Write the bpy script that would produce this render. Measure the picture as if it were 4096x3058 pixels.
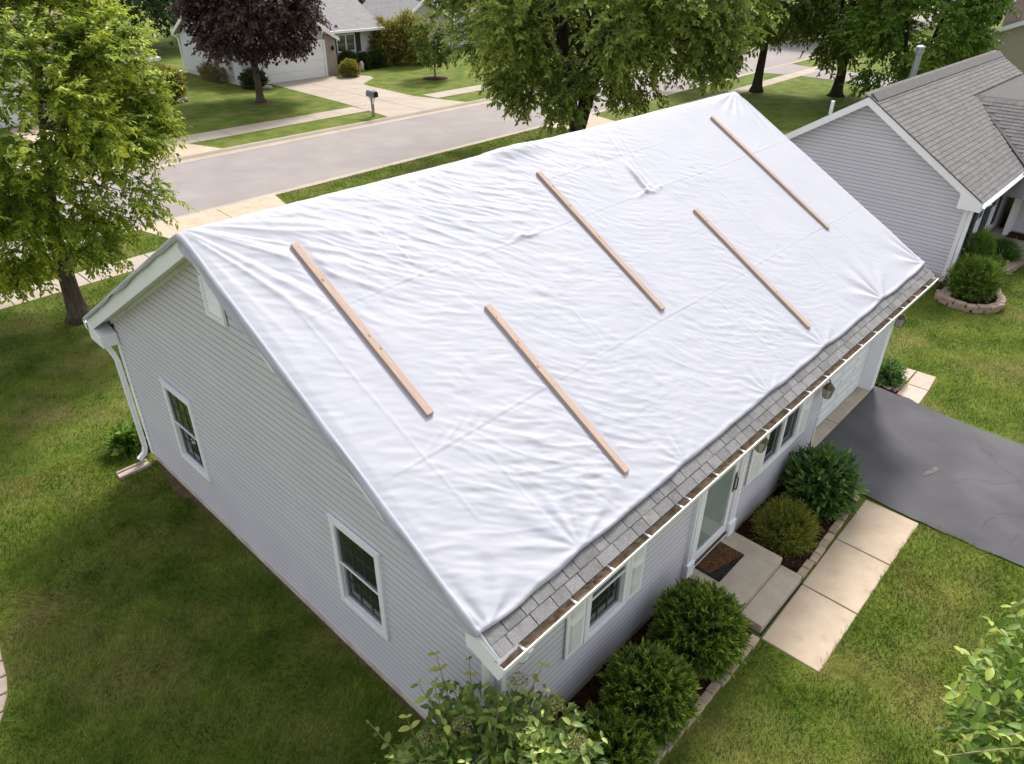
import bpy, bmesh, math, random
import numpy as np
from mathutils import Matrix, Vector
random.seed(7)
for o in list(bpy.data.objects):
    bpy.data.objects.remove(o, do_unlink=True)
SC = bpy.context.scene
COL = SC.collection
R = math.radians
# ------------------------------------------------------------------ camera
cam_d = bpy.data.cameras.new('camera')
cam = bpy.data.objects.new('camera', cam_d)
COL.objects.link(cam)
SC.camera = cam
cam_d.sensor_width = 36.0
cam_d.lens = 25.34
cam_d.clip_start = 0.1
cam_d.clip_end = 900
_yaw, _pit, _rol = R(42.955), R(-31.657), R(0.687)
_f = Vector((math.cos(_yaw)*math.cos(_pit), math.sin(_yaw)*math.cos(_pit), math.sin(_pit)))
_r = Vector((math.sin(_yaw), -math.cos(_yaw), 0)); _u = _r.cross(_f)
_r2 = _r*math.cos(_rol)+_u*math.sin(_rol); _u2 = -_r*math.sin(_rol)+_u*math.cos(_rol)
_m = Matrix((_r2, _u2, -_f)).transposed().to_4x4()
_m.translation = Vector((-3.1327, -3.1778, 7.997))
cam.matrix_world = _m
# ------------------------------------------------------------------ sky, sun, exposure
SUN = Vector((0.80, 0.42, 1.0)).normalized()
w = bpy.data.worlds.new('World'); SC.world = w; w.use_nodes = True
nt = w.node_tree
sky = nt.nodes.new('ShaderNodeTexSky'); sky.sky_type = 'NISHITA'; sky.sun_disc = False
sky.sun_elevation = math.asin(SUN.z); sky.sun_rotation = math.atan2(SUN.x, SUN.y)
sky.air_density = 1.6; sky.dust_density = 3.0; sky.ozone_density = 1.0
bg = nt.nodes['Background']; bg.inputs['Strength'].default_value = 0.15
hz = nt.nodes.new('ShaderNodeHueSaturation'); hz.inputs['Saturation'].default_value = 0.25     # thin high cloud: a pale, hazy sky
nt.links.new(sky.outputs[0], hz.inputs['Color']); nt.links.new(hz.outputs[0], bg.inputs['Color'])
sun_d = bpy.data.lights.new('sun', 'SUN'); sun = bpy.data.objects.new('sun', sun_d); COL.objects.link(sun)
sun_d.energy = 2.7; sun_d.angle = R(11); sun_d.color = (1.0, 0.95, 0.88)
sun.rotation_euler = SUN.to_track_quat('Z', 'Y').to_euler()
sun.location = (0, 0, 40)
SC.view_settings.view_transform = 'Standard'; SC.view_settings.look = 'None'
SC.view_settings.gamma = 1.0; SC.view_settings.use_curve_mapping = False
SC.view_settings.exposure = 0.74
SC.cycles.max_bounces = 6
SC.cycles.transparent_max_bounces = 6

# ------------------------------------------------------------------ helpers: materials
def lin(c):
    return tuple(c) + (1.0,) if len(c) == 3 else tuple(c)
MATS = {}
def mat(name, c1, c2=None, scale=3.0, rough=0.7, bump=0.0, bscale=40.0, spec=0.3, c3=None, scale3=0.6, amt3=(0.45, 0.7),
        objrand=0.0, coord='Object', stretch=(1, 1, 1), bstretch=None, detail=4.0, tint=0.0, transl=0.0, metal=0.0, bdist=0.01, ramp=(0.35, 0.65), fac2=1.0):
    m = bpy.data.materials.new(name); m.use_nodes = True
    t = m.node_tree; N = t.nodes; Lk = t.links
    b = N['Principled BSDF']
    b.inputs['Roughness'].default_value = rough
    b.inputs['Metallic'].default_value = metal
    b.inputs['Specular IOR Level'].default_value = spec
    b.inputs['Base Color'].default_value = lin(c1)
    tc = N.new('ShaderNodeTexCoord'); src = tc.outputs[coord]
    if objrand:      # alike pieces share a mesh: shift the pattern by where each piece lies
        oi0 = N.new('ShaderNodeObjectInfo'); va = N.new('ShaderNodeVectorMath'); va.operation = 'ADD'
        Lk.new(src, va.inputs[0]); Lk.new(oi0.outputs['Location'], va.inputs[1]); src = va.outputs[0]
    def noise(sc, st, det=4.0, ro=0.55):
        mp = N.new('ShaderNodeMapping'); mp.inputs['Scale'].default_value = st
        Lk.new(src, mp.inputs['Vector'])
        n = N.new('ShaderNodeTexNoise'); n.inputs['Scale'].default_value = sc; n.inputs['Detail'].default_value = det
        n.inputs['Roughness'].default_value = ro
        Lk.new(mp.outputs[0], n.inputs['Vector']); return n.outputs['Fac']
    def ramp_(v, a, bb):
        r = N.new('ShaderNodeMapRange'); r.inputs['From Min'].default_value = a; r.inputs['From Max'].default_value = bb
        Lk.new(v, r.inputs['Value']); return r.outputs[0]
    def mix(f, a, bb):
        x = N.new('ShaderNodeMix'); x.data_type = 'RGBA'
        for s, v in ((x.inputs[0], f), (x.inputs[6], a), (x.inputs[7], bb)):
            if isinstance(v, (float, int)): s.default_value = v
            elif isinstance(v, tuple): s.default_value = lin(v)
            else: Lk.new(v, s)
        return x.outputs[2]
    colr = None
    if c2 is not None:
        f = ramp_(noise(scale, stretch, detail), *ramp)
        if fac2 != 1.0:
            mu = N.new('ShaderNodeMath'); mu.operation = 'MULTIPLY'; mu.inputs[1].default_value = fac2; Lk.new(f, mu.inputs[0]); f = mu.outputs[0]
        colr = mix(f, tuple(c1), tuple(c2))
    if c3 is not None:
        colr = mix(ramp_(noise(scale3, (1, 1, 1), 3.0), *amt3), colr if colr is not None else tuple(c1), tuple(c3))
    def valmul(colr, v, lo, hi):
        h = N.new('ShaderNodeHueSaturation')
        r = N.new('ShaderNodeMapRange'); r.inputs['To Min'].default_value = lo; r.inputs['To Max'].default_value = hi
        Lk.new(v, r.inputs['Value']); Lk.new(r.outputs[0], h.inputs['Value'])
        if colr is None: h.inputs['Color'].default_value = lin(c1)
        else: Lk.new(colr, h.inputs['Color'])
        return h.outputs[0]
    if objrand:
        oi = N.new('ShaderNodeObjectInfo'); colr = valmul(colr, oi.outputs['Random'], 1-objrand, 1+objrand)
    if tint:
        at = N.new('ShaderNodeAttribute'); at.attribute_name = 'tint'; colr = valmul(colr, at.outputs['Fac'], 1-tint, 1+tint)
    if colr is not None: Lk.new(colr, b.inputs['Base Color'])
    if bump:
        bn = N.new('ShaderNodeBump'); bn.inputs['Strength'].default_value = bump; bn.inputs['Distance'].default_value = bdist
        Lk.new(noise(bscale, bstretch or (1, 1, 1), 5.0, 0.6), bn.inputs['Height']); Lk.new(bn.outputs[0], b.inputs['Normal'])
    if transl:
        tr = N.new('ShaderNodeBsdfTranslucent'); ms = N.new('ShaderNodeMixShader'); ms.inputs[0].default_value = transl
        if colr is not None:
            h = N.new('ShaderNodeHueSaturation'); h.inputs['Value'].default_value = 1.25; h.inputs['Saturation'].default_value = 1.1
            Lk.new(colr, h.inputs['Color']); Lk.new(h.outputs[0], tr.inputs['Color'])
        else: tr.inputs['Color'].default_value = lin(c1)
        Lk.new(b.outputs[0], ms.inputs[1]); Lk.new(tr.outputs[0], ms.inputs[2])
        Lk.new(ms.outputs[0], N['Material Output'].inputs['Surface'])
    MATS[name] = m
    return m

def leafmat(name, dark, mid, light, transl=0.3, rough=0.45):
    m = bpy.data.materials.new(name); m.use_nodes = True
    t = m.node_tree; N = t.nodes; Lk = t.links; b = N['Principled BSDF']
    b.inputs['Roughness'].default_value = rough; b.inputs['Specular IOR Level'].default_value = 0.35
    at = N.new('ShaderNodeAttribute'); at.attribute_name = 'tint'
    cr = N.new('ShaderNodeValToRGB'); e = cr.color_ramp.elements
    e[0].position = 0.05; e[0].color = lin(dark); e[1].position = 0.97; e[1].color = lin(light)
    e2 = cr.color_ramp.elements.new(0.5); e2.color = lin(mid)
    Lk.new(at.outputs['Fac'], cr.inputs[0]); Lk.new(cr.outputs[0], b.inputs['Base Color'])
    tr = N.new('ShaderNodeBsdfTranslucent'); ms = N.new('ShaderNodeMixShader'); ms.inputs[0].default_value = transl
    h = N.new('ShaderNodeHueSaturation'); h.inputs['Value'].default_value = 1.3
    Lk.new(cr.outputs[0], h.inputs['Color']); Lk.new(h.outputs[0], tr.inputs['Color'])
    Lk.new(b.outputs[0], ms.inputs[1]); Lk.new(tr.outputs[0], ms.inputs[2]); Lk.new(ms.outputs[0], N['Material Output'].inputs['Surface'])
    MATS[name] = m
    return m

# ------------------------------------------------------------------ helpers: objects
def setp(o, label=None, cat=None, group=None, kind=None):
    if label: o['label'] = label
    if cat: o['category'] = cat
    if group: o['group'] = group
    if kind: o['kind'] = kind
    return o
WLOC = {}
def thing(name, label, cat, loc=(0, 0, 0), group=None):
    o = bpy.data.objects.new(name, None); COL.objects.link(o); o.location = loc; o.empty_display_size = 0.2
    WLOC[o.name] = Vector(loc)
    return setp(o, label, cat, group)
def struct(name, loc=(0, 0, 0)):
    o = bpy.data.objects.new(name, None); COL.objects.link(o); o.location = loc; WLOC[o.name] = Vector(loc); o['kind'] = 'structure'
    return o
class MB:
    def __init__(s): s.v = []; s.f = []
    def add(s, vs, fs):
        n = len(s.v); s.v += [tuple(v) for v in vs]; s.f += [tuple(i+n for i in f) for f in fs]; return s
    def box(s, x0, x1, y0, y1, z0, z1):
        return s.add([(x0, y0, z0), (x1, y0, z0), (x1, y1, z0), (x0, y1, z0), (x0, y0, z1), (x1, y0, z1), (x1, y1, z1), (x0, y1, z1)],
                     [(0, 3, 2, 1), (4, 5, 6, 7), (0, 1, 5, 4), (1, 2, 6, 5), (2, 3, 7, 6), (3, 0, 4, 7)])
    def prism(s, poly, ext):
        """poly: list of 3D points; ext: extrusion vector"""
        n = len(poly); a = [Vector(q) for q in poly]; e = Vector(ext)
        return s.add(a+[q+e for q in a], [tuple(range(n))[::-1], tuple(range(n, 2*n))]+[(i, (i+1) % n, n+(i+1) % n, n+i) for i in range(n)])
    def sheet(s, poly, z=None):
        n = len(poly)
        return s.add([(q[0], q[1], q[2] if z is None else z) for q in poly], [tuple(range(n))])
    def tube(s, path, rad, n=6, caps=True):
        P = [Vector(q) for q in path]
        if isinstance(rad, (int, float)): rad = [rad]*len(P)
        rings = []; base = len(s.v)
        ref = None
        for i, q in enumerate(P):
            d = (P[min(i+1, len(P)-1)]-P[max(i-1, 0)]).normalized()
            if ref is None:
                ref = d.orthogonal().normalized()
            a = (ref-d*ref.dot(d))
            a = a.normalized() if a.length > 1e-6 else d.orthogonal().normalized()
            ref = a; b = d.cross(a)
            for k in range(n):
                an = 2*math.pi*k/n
                s.v.append(tuple(q+(a*math.cos(an)+b*math.sin(an))*rad[i]))
        for i in range(len(P)-1):
            for k in range(n):
                k2 = (k+1) % n
                s.f.append((base+i*n+k, base+i*n+k2, base+(i+1)*n+k2, base+(i+1)*n+k))
        if caps:
            s.f.append(tuple(base+k for k in range(n))[::-1]); s.f.append(tuple(base+(len(P)-1)*n+k for k in range(n)))
        return s
    def rtube(s, path, wx, wy, up=(0, 0, 1)):
        """rectangular pipe along a path"""
        P = [Vector(q) for q in path]; base = len(s.v)
        for i, q in enumerate(P):
            d = (P[min(i+1, len(P)-1)]-P[max(i-1, 0)]).normalized()
            a = Vector(up).cross(d); a = a.normalized() if a.length > 1e-4 else Vector((1, 0, 0)); b = d.cross(a)
            for sx, sy in ((-1, -1), (1, -1), (1, 1), (-1, 1)): s.v.append(tuple(q+a*sx*wx/2+b*sy*wy/2))
        for i in range(len(P)-1):
            for k in range(4):
                k2 = (k+1) % 4; s.f.append((base+i*4+k, base+i*4+k2, base+(i+1)*4+k2, base+(i+1)*4+k))
        s.f.append((base+3, base+2, base+1, base)); m = base+(len(P)-1)*4; s.f.append((m, m+1, m+2, m+3))
        return s
    def lathe(s, c, prof, n=10):
        base = len(s.v)
        for r, z in prof:
            for k in range(n):
                a = 2*math.pi*k/n; s.v.append((c[0]+r*math.cos(a), c[1]+r*math.sin(a), c[2]+z))
        for i in range(len(prof)-1):
            for k in range(n):
                k2 = (k+1) % n; s.f.append((base+i*n+k, base+i*n+k2, base+(i+1)*n+k2, base+(i+1)*n+k))
        s.f.append(tuple(base+k for k in range(n))[::-1]); s.f.append(tuple(base+(len(prof)-1)*n+k for k in range(n)))
        return s
def link(name, me, m, parent=None, smooth=False):
    o = bpy.data.objects.new(name, me); COL.objects.link(o)
    if m is not None:
        me.materials.clear(); me.materials.append(MATS[m] if isinstance(m, str) else m)
    if smooth: me.polygons.foreach_set('use_smooth', [True]*len(me.polygons))
    if parent is not None: o.parent = parent
    return o
def rootloc(p):
    v = Vector((0, 0, 0))
    while p is not None: v += p.location; p = p.parent
    return v
def obj(name, mb, m, parent=None, bev=0.0, smooth=False, bseg=1):
    """one mesh object; the builder holds world coordinates"""
    off = rootloc(parent) if parent is not None else Vector((0, 0, 0))
    me = bpy.data.meshes.new(name)
    me.from_pydata([(v[0]-off.x, v[1]-off.y, v[2]-off.z) for v in mb.v], [], mb.f)
    bm = bmesh.new(); bm.from_mesh(me)
    bmesh.ops.recalc_face_normals(bm, faces=bm.faces)
    if bev: bmesh.ops.bevel(bm, geom=list(bm.edges), offset=bev, segments=bseg, affect='EDGES', profile=0.6)
    bm.to_mesh(me); bm.free()
    return link(name, me, m, parent, smooth)
def nmesh(name, V, F, m, parent=None, tint=None, smooth=False):
    V = np.asarray(V, np.float32).reshape(-1, 3); F = np.asarray(F, np.int32)
    if parent is not None:
        o_ = rootloc(parent); V = V-np.array([o_.x, o_.y, o_.z], np.float32)
    me = bpy.data.meshes.new(name); k = F.shape[1]
    me.vertices.add(len(V)); me.vertices.foreach_set('co', V.ravel())
    me.loops.add(F.size); me.loops.foreach_set('vertex_index', F.ravel())
    me.polygons.add(len(F)); me.polygons.foreach_set('loop_start', np.arange(0, F.size, k, dtype=np.int32))
    me.polygons.foreach_set('loop_total', np.full(len(F), k, np.int32))
    me.polygons.foreach_set('use_smooth', np.full(len(F), bool(smooth)))
    me.update(calc_edges=True)
    if tint is not None:
        a = me.attributes.new('tint', 'FLOAT', 'POINT'); a.data.foreach_set('value', np.asarray(tint, np.float32))
    return link(name, me, m, parent)
def copyo(src, parent, loc=None, rot=None, name=None):
    c = src.copy(); COL.objects.link(c); c.parent = parent
    if name: c.name = name
    if loc is not None: c.location = loc
    if rot is not None: c.rotation_euler = rot
    return c
def nrm(a): return a/np.maximum(np.linalg.norm(a, axis=-1, keepdims=True), 1e-9)
class Perlin:
    def __init__(s, seed):
        g = np.random.default_rng(seed); s.p = np.tile(g.permutation(256), 2); a = g.random(256)*2*np.pi; s.g = np.stack([np.cos(a), np.sin(a)], 1)
    def __call__(s, x, y):
        xi = np.floor(x).astype(int); yi = np.floor(y).astype(int); fx = x-xi; fy = y-yi
        u = fx**3*(fx*(fx*6-15)+10); v = fy**3*(fy*(fy*6-15)+10)
        def g(ix, iy, dx, dy):
            h = s.g[s.p[(s.p[ix & 255]+iy) & 255]]; return h[..., 0]*dx+h[..., 1]*dy
        a = g(xi, yi, fx, fy); b = g(xi+1, yi, fx-1, fy); c = g(xi, yi+1, fx, fy-1); d = g(xi+1, yi+1, fx-1, fy-1)
        return (a+(b-a)*u)+((c+(d-c)*u)-(a+(b-a)*u))*v
    def fbm(s, x, y, o=4):
        t = 0; a = 1
        for i in range(o): t = t+a*s(x*2**i+i*17.3, y*2**i-i*9.1); a *= 0.5
        return t

# ------------------------------------------------------------------ materials
mat('m_lawn', (0.080, 0.125, 0.016), (0.15, 0.19, 0.034), scale=1.3, rough=0.9, bump=0.8, bscale=55, c3=(0.235, 0.20, 0.075), scale3=0.6, amt3=(0.50, 0.80), spec=0.1, bdist=0.05)
mat('m_grass', (0.072, 0.118, 0.013), (0.192, 0.23, 0.038), scale=1.3, rough=0.8, c3=(0.30, 0.255, 0.10), scale3=0.6, amt3=(0.48, 0.80), tint=0.75, transl=0.25, spec=0.15)
mat('m_soil', (0.10, 0.072, 0.048), (0.17, 0.125, 0.085), scale=9, rough=0.95, bump=0.8, bscale=60, spec=0.1, bdist=0.03)
mat('m_mulch', (0.035, 0.016, 0.012), (0.085, 0.038, 0.028), scale=26, rough=0.95, bump=1.0, bscale=55, spec=0.1, bdist=0.04, c3=(0.13, 0.09, 0.07), scale3=34, amt3=(0.66, 0.72))
mat('m_chip', (0.06, 0.03, 0.022), rough=0.9, tint=0.9, spec=0.1)
mat('m_asphalt', (0.045, 0.043, 0.052), (0.075, 0.072, 0.083), scale=0.8, rough=0.75, bump=0.5, bscale=160, spec=0.35, c3=(0.10, 0.096, 0.10), scale3=0.7, amt3=(0.52, 0.95), bdist=0.004)
mat('m_crack', (0.04, 0.04, 0.045), rough=0.9)
mat('m_patch', (0.16, 0.13, 0.115), (0.075, 0.072, 0.08), scale=9, rough=0.85)
mat('m_road', (0.265, 0.235, 0.228), (0.30, 0.268, 0.257), scale=0.8, rough=0.9, bump=0.3, bscale=120, spec=0.15, c3=(0.235, 0.21, 0.208), scale3=0.25, amt3=(0.45, 0.8), bdist=0.004)
mat('m_conc', (0.43, 0.335, 0.245), (0.485, 0.395, 0.305), scale=2.2, rough=0.88, bump=0.35, bscale=90, spec=0.2, c3=(0.29, 0.235, 0.18), scale3=3.1, amt3=(0.56, 0.92), bdist=0.004)
mat('m_conc_grey', (0.40, 0.335, 0.265), (0.465, 0.40, 0.33), scale=3.0, rough=0.85, bump=0.3, bscale=110, spec=0.2, c3=(0.33, 0.28, 0.24), scale3=2.4, amt3=(0.55, 0.85), bdist=0.004)
mat('m_conc_far', (0.36, 0.305, 0.25), (0.415, 0.355, 0.30), scale=0.9, rough=0.9, spec=0.15, c3=(0.35, 0.30, 0.25), scale3=0.5, amt3=(0.5, 0.85))
mat('m_foundation', (0.68, 0.61, 0.52), (0.50, 0.43, 0.35), scale=3, rough=0.9, bump=0.4, bscale=60, spec=0.15)
mat('m_siding', (0.635, 0.60, 0.68), (0.665, 0.63, 0.71), scale=1.3, rough=0.55, bump=0.25, bscale=30, bstretch=(1, 1, 12), spec=0.3, objrand=0.025, bdist=0.003)
mat('m_siding_nb', (0.635, 0.60, 0.68), (0.665, 0.63, 0.71), scale=0.8, rough=0.6, spec=0.25, objrand=0.03)
mat('m_lapshade', (0.30, 0.29, 0.31), (0.37, 0.36, 0.385), scale=2.0, rough=0.8, spec=0.15)  # painted shadow line below each lap, darker than the siding colour
mat('m_siding_far', (0.60, 0.61, 0.65), (0.64, 0.65, 0.68), scale=0.7, rough=0.7, spec=0.2)
mat('m_siding_beige', (0.50, 0.47, 0.43), (0.54, 0.51, 0.47), scale=0.7, rough=0.7, spec=0.2)
mat('m_siding_tan', (0.42, 0.38, 0.31), (0.46, 0.42, 0.35), scale=0.7, rough=0.7, spec=0.2)
mat('m_white', (0.90, 0.89, 0.94), (0.86, 0.85, 0.90), scale=1.2, rough=0.45, spec=0.35)
mat('m_white_dirty', (0.76, 0.75, 0.75), (0.60, 0.57, 0.54), scale=3.5, rough=0.5, spec=0.3, ramp=(0.5, 0.8))
mat('m_garage', (0.85, 0.855, 0.87), (0.81, 0.82, 0.84), scale=0.9, rough=0.45, spec=0.35)
mat('m_dark', (0.02, 0.018, 0.016), rough=0.8)
mat('m_gap', (0.10, 0.09, 0.09), rough=0.9)
mat('m_shingle', (0.165, 0.16, 0.165), (0.235, 0.228, 0.23), scale=55, rough=0.95, bump=0.6, bscale=220, spec=0.1, objrand=0.16, detail=6, bdist=0.004, c3=(0.15, 0.145, 0.145), scale3=9, amt3=(0.5, 0.75))
mat('m_shingle_nb', (0.165, 0.155, 0.156), (0.215, 0.203, 0.20), scale=14, rough=0.95, bump=0.5, bscale=120, spec=0.1, objrand=0.10, detail=6, bdist=0.004)
mat('m_shingle_join', (0.165, 0.155, 0.156), (0.215, 0.203, 0.20), scale=14, rough=0.95, bump=0.5, bscale=120, spec=0.1, tint=0.10, detail=6, bdist=0.004)
mat('m_roof_far', (0.25, 0.24, 0.245), (0.31, 0.30, 0.30), scale=5, rough=0.95, spec=0.1, stretch=(0.5, 0.5, 3))
mat('m_roof_brown', (0.23, 0.18, 0.165), (0.28, 0.22, 0.20), scale=4, rough=0.95, spec=0.1)
mat('m_deck', (0.12, 0.11, 0.11), rough=0.95)
mat('m_debris', (0.26, 0.18, 0.11), (0.42, 0.32, 0.215), scale=13, rough=0.95, bump=0.9, bscale=50, spec=0.1, bdist=0.02, c3=(0.10, 0.06, 0.04), scale3=6, amt3=(0.55, 0.72))
mat('m_tarp', (0.435, 0.434, 0.488), (0.417, 0.419, 0.478), scale=1.4, rough=0.6, bump=0.12, bscale=160, spec=0.2, bdist=0.002, c3=(0.408, 0.416, 0.478), scale3=0.7, amt3=(0.45, 0.8))
mat('m_wood', (0.40, 0.285, 0.225), (0.47, 0.355, 0.295), scale=4, rough=0.7, bump=0.3, bscale=12, stretch=(14, 0.7, 14), bstretch=(40, 1.5, 40), spec=0.2, objrand=0.05, bdist=0.003, c3=(0.38, 0.25, 0.18), scale3=3.3, amt3=(0.68, 0.78))
mat('m_knot', (0.22, 0.11, 0.06), rough=0.8)
mat('m_glass', (0.020, 0.026, 0.022), (0.03, 0.04, 0.03), scale=2.0, rough=0.05, spec=0.9)
mat('m_glass_storm', (0.30, 0.34, 0.32), (0.22, 0.27, 0.25), scale=1.2, rough=0.06, spec=0.7)
mat('m_muntin', (0.055, 0.06, 0.06), rough=0.5)
mat('m_sash', (0.20, 0.20, 0.215), rough=0.5)
mat('m_shutter_dark', (0.030, 0.034, 0.045), rough=0.5)
mat('m_bronze', (0.16, 0.115, 0.075), (0.09, 0.065, 0.045), scale=20, rough=0.45, metal=0.5)
mat('m_lampglass', (0.42, 0.40, 0.35), rough=0.15, spec=0.6)
mat('m_globe', (0.70, 0.70, 0.71), rough=0.25, spec=0.5)
mat('m_metal', (0.36, 0.40, 0.43), (0.28, 0.32, 0.35), scale=5, rough=0.4, metal=0.6)
mat('m_brick_edge', (0.46, 0.36, 0.27), (0.36, 0.275, 0.20), scale=9, rough=0.92, bump=0.5, bscale=60, spec=0.15, objrand=0.14, bdist=0.005)
mat('m_block', (0.36, 0.275, 0.215), (0.29, 0.22, 0.175), scale=9, rough=0.92, bump=0.5, bscale=50, spec=0.15, objrand=0.12, bdist=0.005)
mat('m_paver', (0.50, 0.40, 0.335), (0.43, 0.345, 0.29), scale=6, rough=0.92, bump=0.5, bscale=60, spec=0.15, objrand=0.08, bdist=0.005)
mat('m_brick_far', (0.30, 0.235, 0.215), (0.40, 0.335, 0.315), scale=9, rough=0.9, spec=0.15, stretch=(1, 1, 2.4), detail=6)
mat('m_brick_red', (0.24, 0.10, 0.065), (0.33, 0.16, 0.11), scale=9, rough=0.9, spec=0.15, stretch=(1, 1, 2.4), detail=6)
mat('m_mat', (0.10, 0.045, 0.022), (0.23, 0.12, 0.065), scale=38, rough=0.95, bump=1.0, bscale=60, spec=0.1, bdist=0.02)
mat('m_mat_dark', (0.025, 0.025, 0.028), (0.085, 0.07, 0.06), scale=45, rough=0.95, bump=1.0, bscale=60, spec=0.1, bdist=0.02)
mat('m_bark', (0.085, 0.062, 0.048), (0.15, 0.12, 0.10), scale=6, rough=0.95, bump=1.0, bscale=9, stretch=(3, 3, 0.5), bstretch=(4, 4, 0.6), spec=0.1, bdist=0.05)
mat('m_bark_dark', (0.040, 0.030, 0.024), (0.075, 0.058, 0.048), scale=6, rough=0.95, bump=1.0, bscale=9, stretch=(3, 3, 0.5), bstretch=(4, 4, 0.6), spec=0.1, bdist=0.05)
mat('m_twig', (0.21, 0.155, 0.085), (0.30, 0.23, 0.14), scale=8, rough=0.85)
mat('m_rock', (0.40, 0.34, 0.29), (0.26, 0.22, 0.19), scale=5, rough=0.9, bump=0.6, bscale=14, spec=0.15, bdist=0.03)
mat('m_orange', (0.50, 0.13, 0.04), rough=0.5)
mat('m_figure_white', (0.62, 0.55, 0.47), (0.45, 0.33, 0.26), scale=14, rough=0.7)
mat('m_red', (0.65, 0.06, 0.03), rough=0.6)
leafmat('l_locust', (0.085, 0.135, 0.012), (0.205, 0.28, 0.024), (0.48, 0.52, 0.055), 0.44)
leafmat('l_maple', (0.08, 0.12, 0.022), (0.18, 0.245, 0.042), (0.42, 0.47, 0.10), 0.4)
leafmat('l_maple2', (0.065, 0.10, 0.018), (0.145, 0.195, 0.034), (0.32, 0.37, 0.075), 0.38)
leafmat('l_bright', (0.06, 0.12, 0.015), (0.13, 0.23, 0.026), (0.28, 0.39, 0.06), 0.38)
leafmat('l_purple', (0.022, 0.014, 0.015), (0.062, 0.036, 0.035), (0.17, 0.115, 0.10), 0.18)
leafmat('l_dark', (0.028, 0.05, 0.016), (0.055, 0.088, 0.026), (0.12, 0.16, 0.05), 0.28)
leafmat('l_yew', (0.042, 0.088, 0.014), (0.145, 0.235, 0.028), (0.40, 0.48, 0.07), 0.32)
leafmat('l_juniper', (0.10, 0.125, 0.018), (0.25, 0.27, 0.035), (0.46, 0.42, 0.09), 0.3)
leafmat('l_rhodo', (0.045, 0.105, 0.026), (0.115, 0.22, 0.05), (0.29, 0.39, 0.11), 0.3, 0.42)
leafmat('l_vib', (0.07, 0.12, 0.028), (0.185, 0.27, 0.055), (0.50, 0.54, 0.13), 0.36, 0.42)
leafmat('l_front', (0.06, 0.125, 0.02), (0.17, 0.27, 0.04), (0.45, 0.52, 0.10), 0.4, 0.5)
leafmat('l_olive', (0.14, 0.145, 0.028), (0.28, 0.26, 0.05), (0.46, 0.41, 0.10), 0.32)
leafmat('l_umbel', (0.20, 0.17, 0.07), (0.28, 0.25, 0.10), (0.42, 0.38, 0.15), 0.1)

# ================================================================== THE GROUND
def ncurb(x): return 20.35+0.035*x
def fcurb(x): return 27.95+0.015*(x-12)
XA, XB = -160.0, 420.0
g = MB()
rows = [(-220, 0, 0), (ncurb, -0.10, 0), (ncurb, 0.02, -0.16), (fcurb, -0.02, -0.16), (fcurb, 0.10, 0), (520, 0, 0)]
for i, (fn, dy, z) in enumerate(rows):
    for x in (XA, XB): g.v.append((x, (fn(x) if callable(fn) else fn)+dy, z))
for i in range(len(rows)-1): g.f.append((2*i, 2*i+1, 2*i+3, 2*i+2))
setp(obj('ground', g, 'm_lawn'), kind='structure')
rd = MB().sheet([(XA, ncurb(XA)+.3, -.11), (XB, ncurb(XB)+.3, -.11), (XB, fcurb(XB)-.3, -.11), (XA, fcurb(XA)-.3, -.11)])
setp(obj('road', rd, 'm_road'), kind='structure')
def kerb(fn, sgn):
    mb = MB(); prof = [(-.13, .014), (0.0, .014), (.07, -.035), (.13, -.085), (.52, -.104), (.52, -.18), (-.13, -.18)]
    k = len(prof)
    for x in (XA, XB):
        for dy, z in prof: mb.v.append((x, fn(x)+sgn*dy, z))
    for i in range(k): mb.f.append((i, (i+1) % k, k+(i+1) % k, k+i))
    setp(obj('kerb', mb, 'm_conc_far'), kind='structure')
kerb(ncurb, 1); kerb(fcurb, -1)
def slabs(name, polys, m, z=0.0, th=0.05, bev=0.006):
    """a path of separate slabs; every slab is a child"""
    t = struct(name, (polys[0][0][0], polys[0][0][1], 0))
    for q in polys:
        pts = [(a[0], a[1], z+0.02 if len(a) < 3 else a[2]) for a in q]
        obj('slab', MB().prism([(a, b, c-th) for a, b, c in pts], (0, 0, th)), m, t, bev)
    return t
# near pavement along the street (slabs with joints, the nearest ones separate)
def nsw(x): return 17.08+0.04*x
def nsw2(x): return 18.06+0.04*x
G_ = 0.012
slabs('pavement', [[(x+G_, nsw(x+G_)), (x+1.85-G_, nsw(x+1.85)), (x+1.85-G_, nsw2(x+1.85)), (x+G_, nsw2(x+G_))] for x in np.arange(-3.4, 60, 1.85)], 'm_conc_far')
def fsw(x): return 29.95+0.025*(x-12)
def fsw2(x): return 31.45+0.015*(x-12)
slabs('pavement', [[(x+G_, fsw(x)), (x+1.6-G_, fsw(x+1.6)), (x+1.6-G_, fsw2(x+1.6)), (x+G_, fsw2(x))] for x in np.arange(-6, 20.5, 1.6)]
      + [[(x+G_, fsw(x)), (x+1.6-G_, fsw(x+1.6)), (x+1.6-G_, fsw2(x+1.6)), (x+G_, fsw2(x))] for x in np.arange(26.2, 60, 1.6)], 'm_conc_far')
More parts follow.
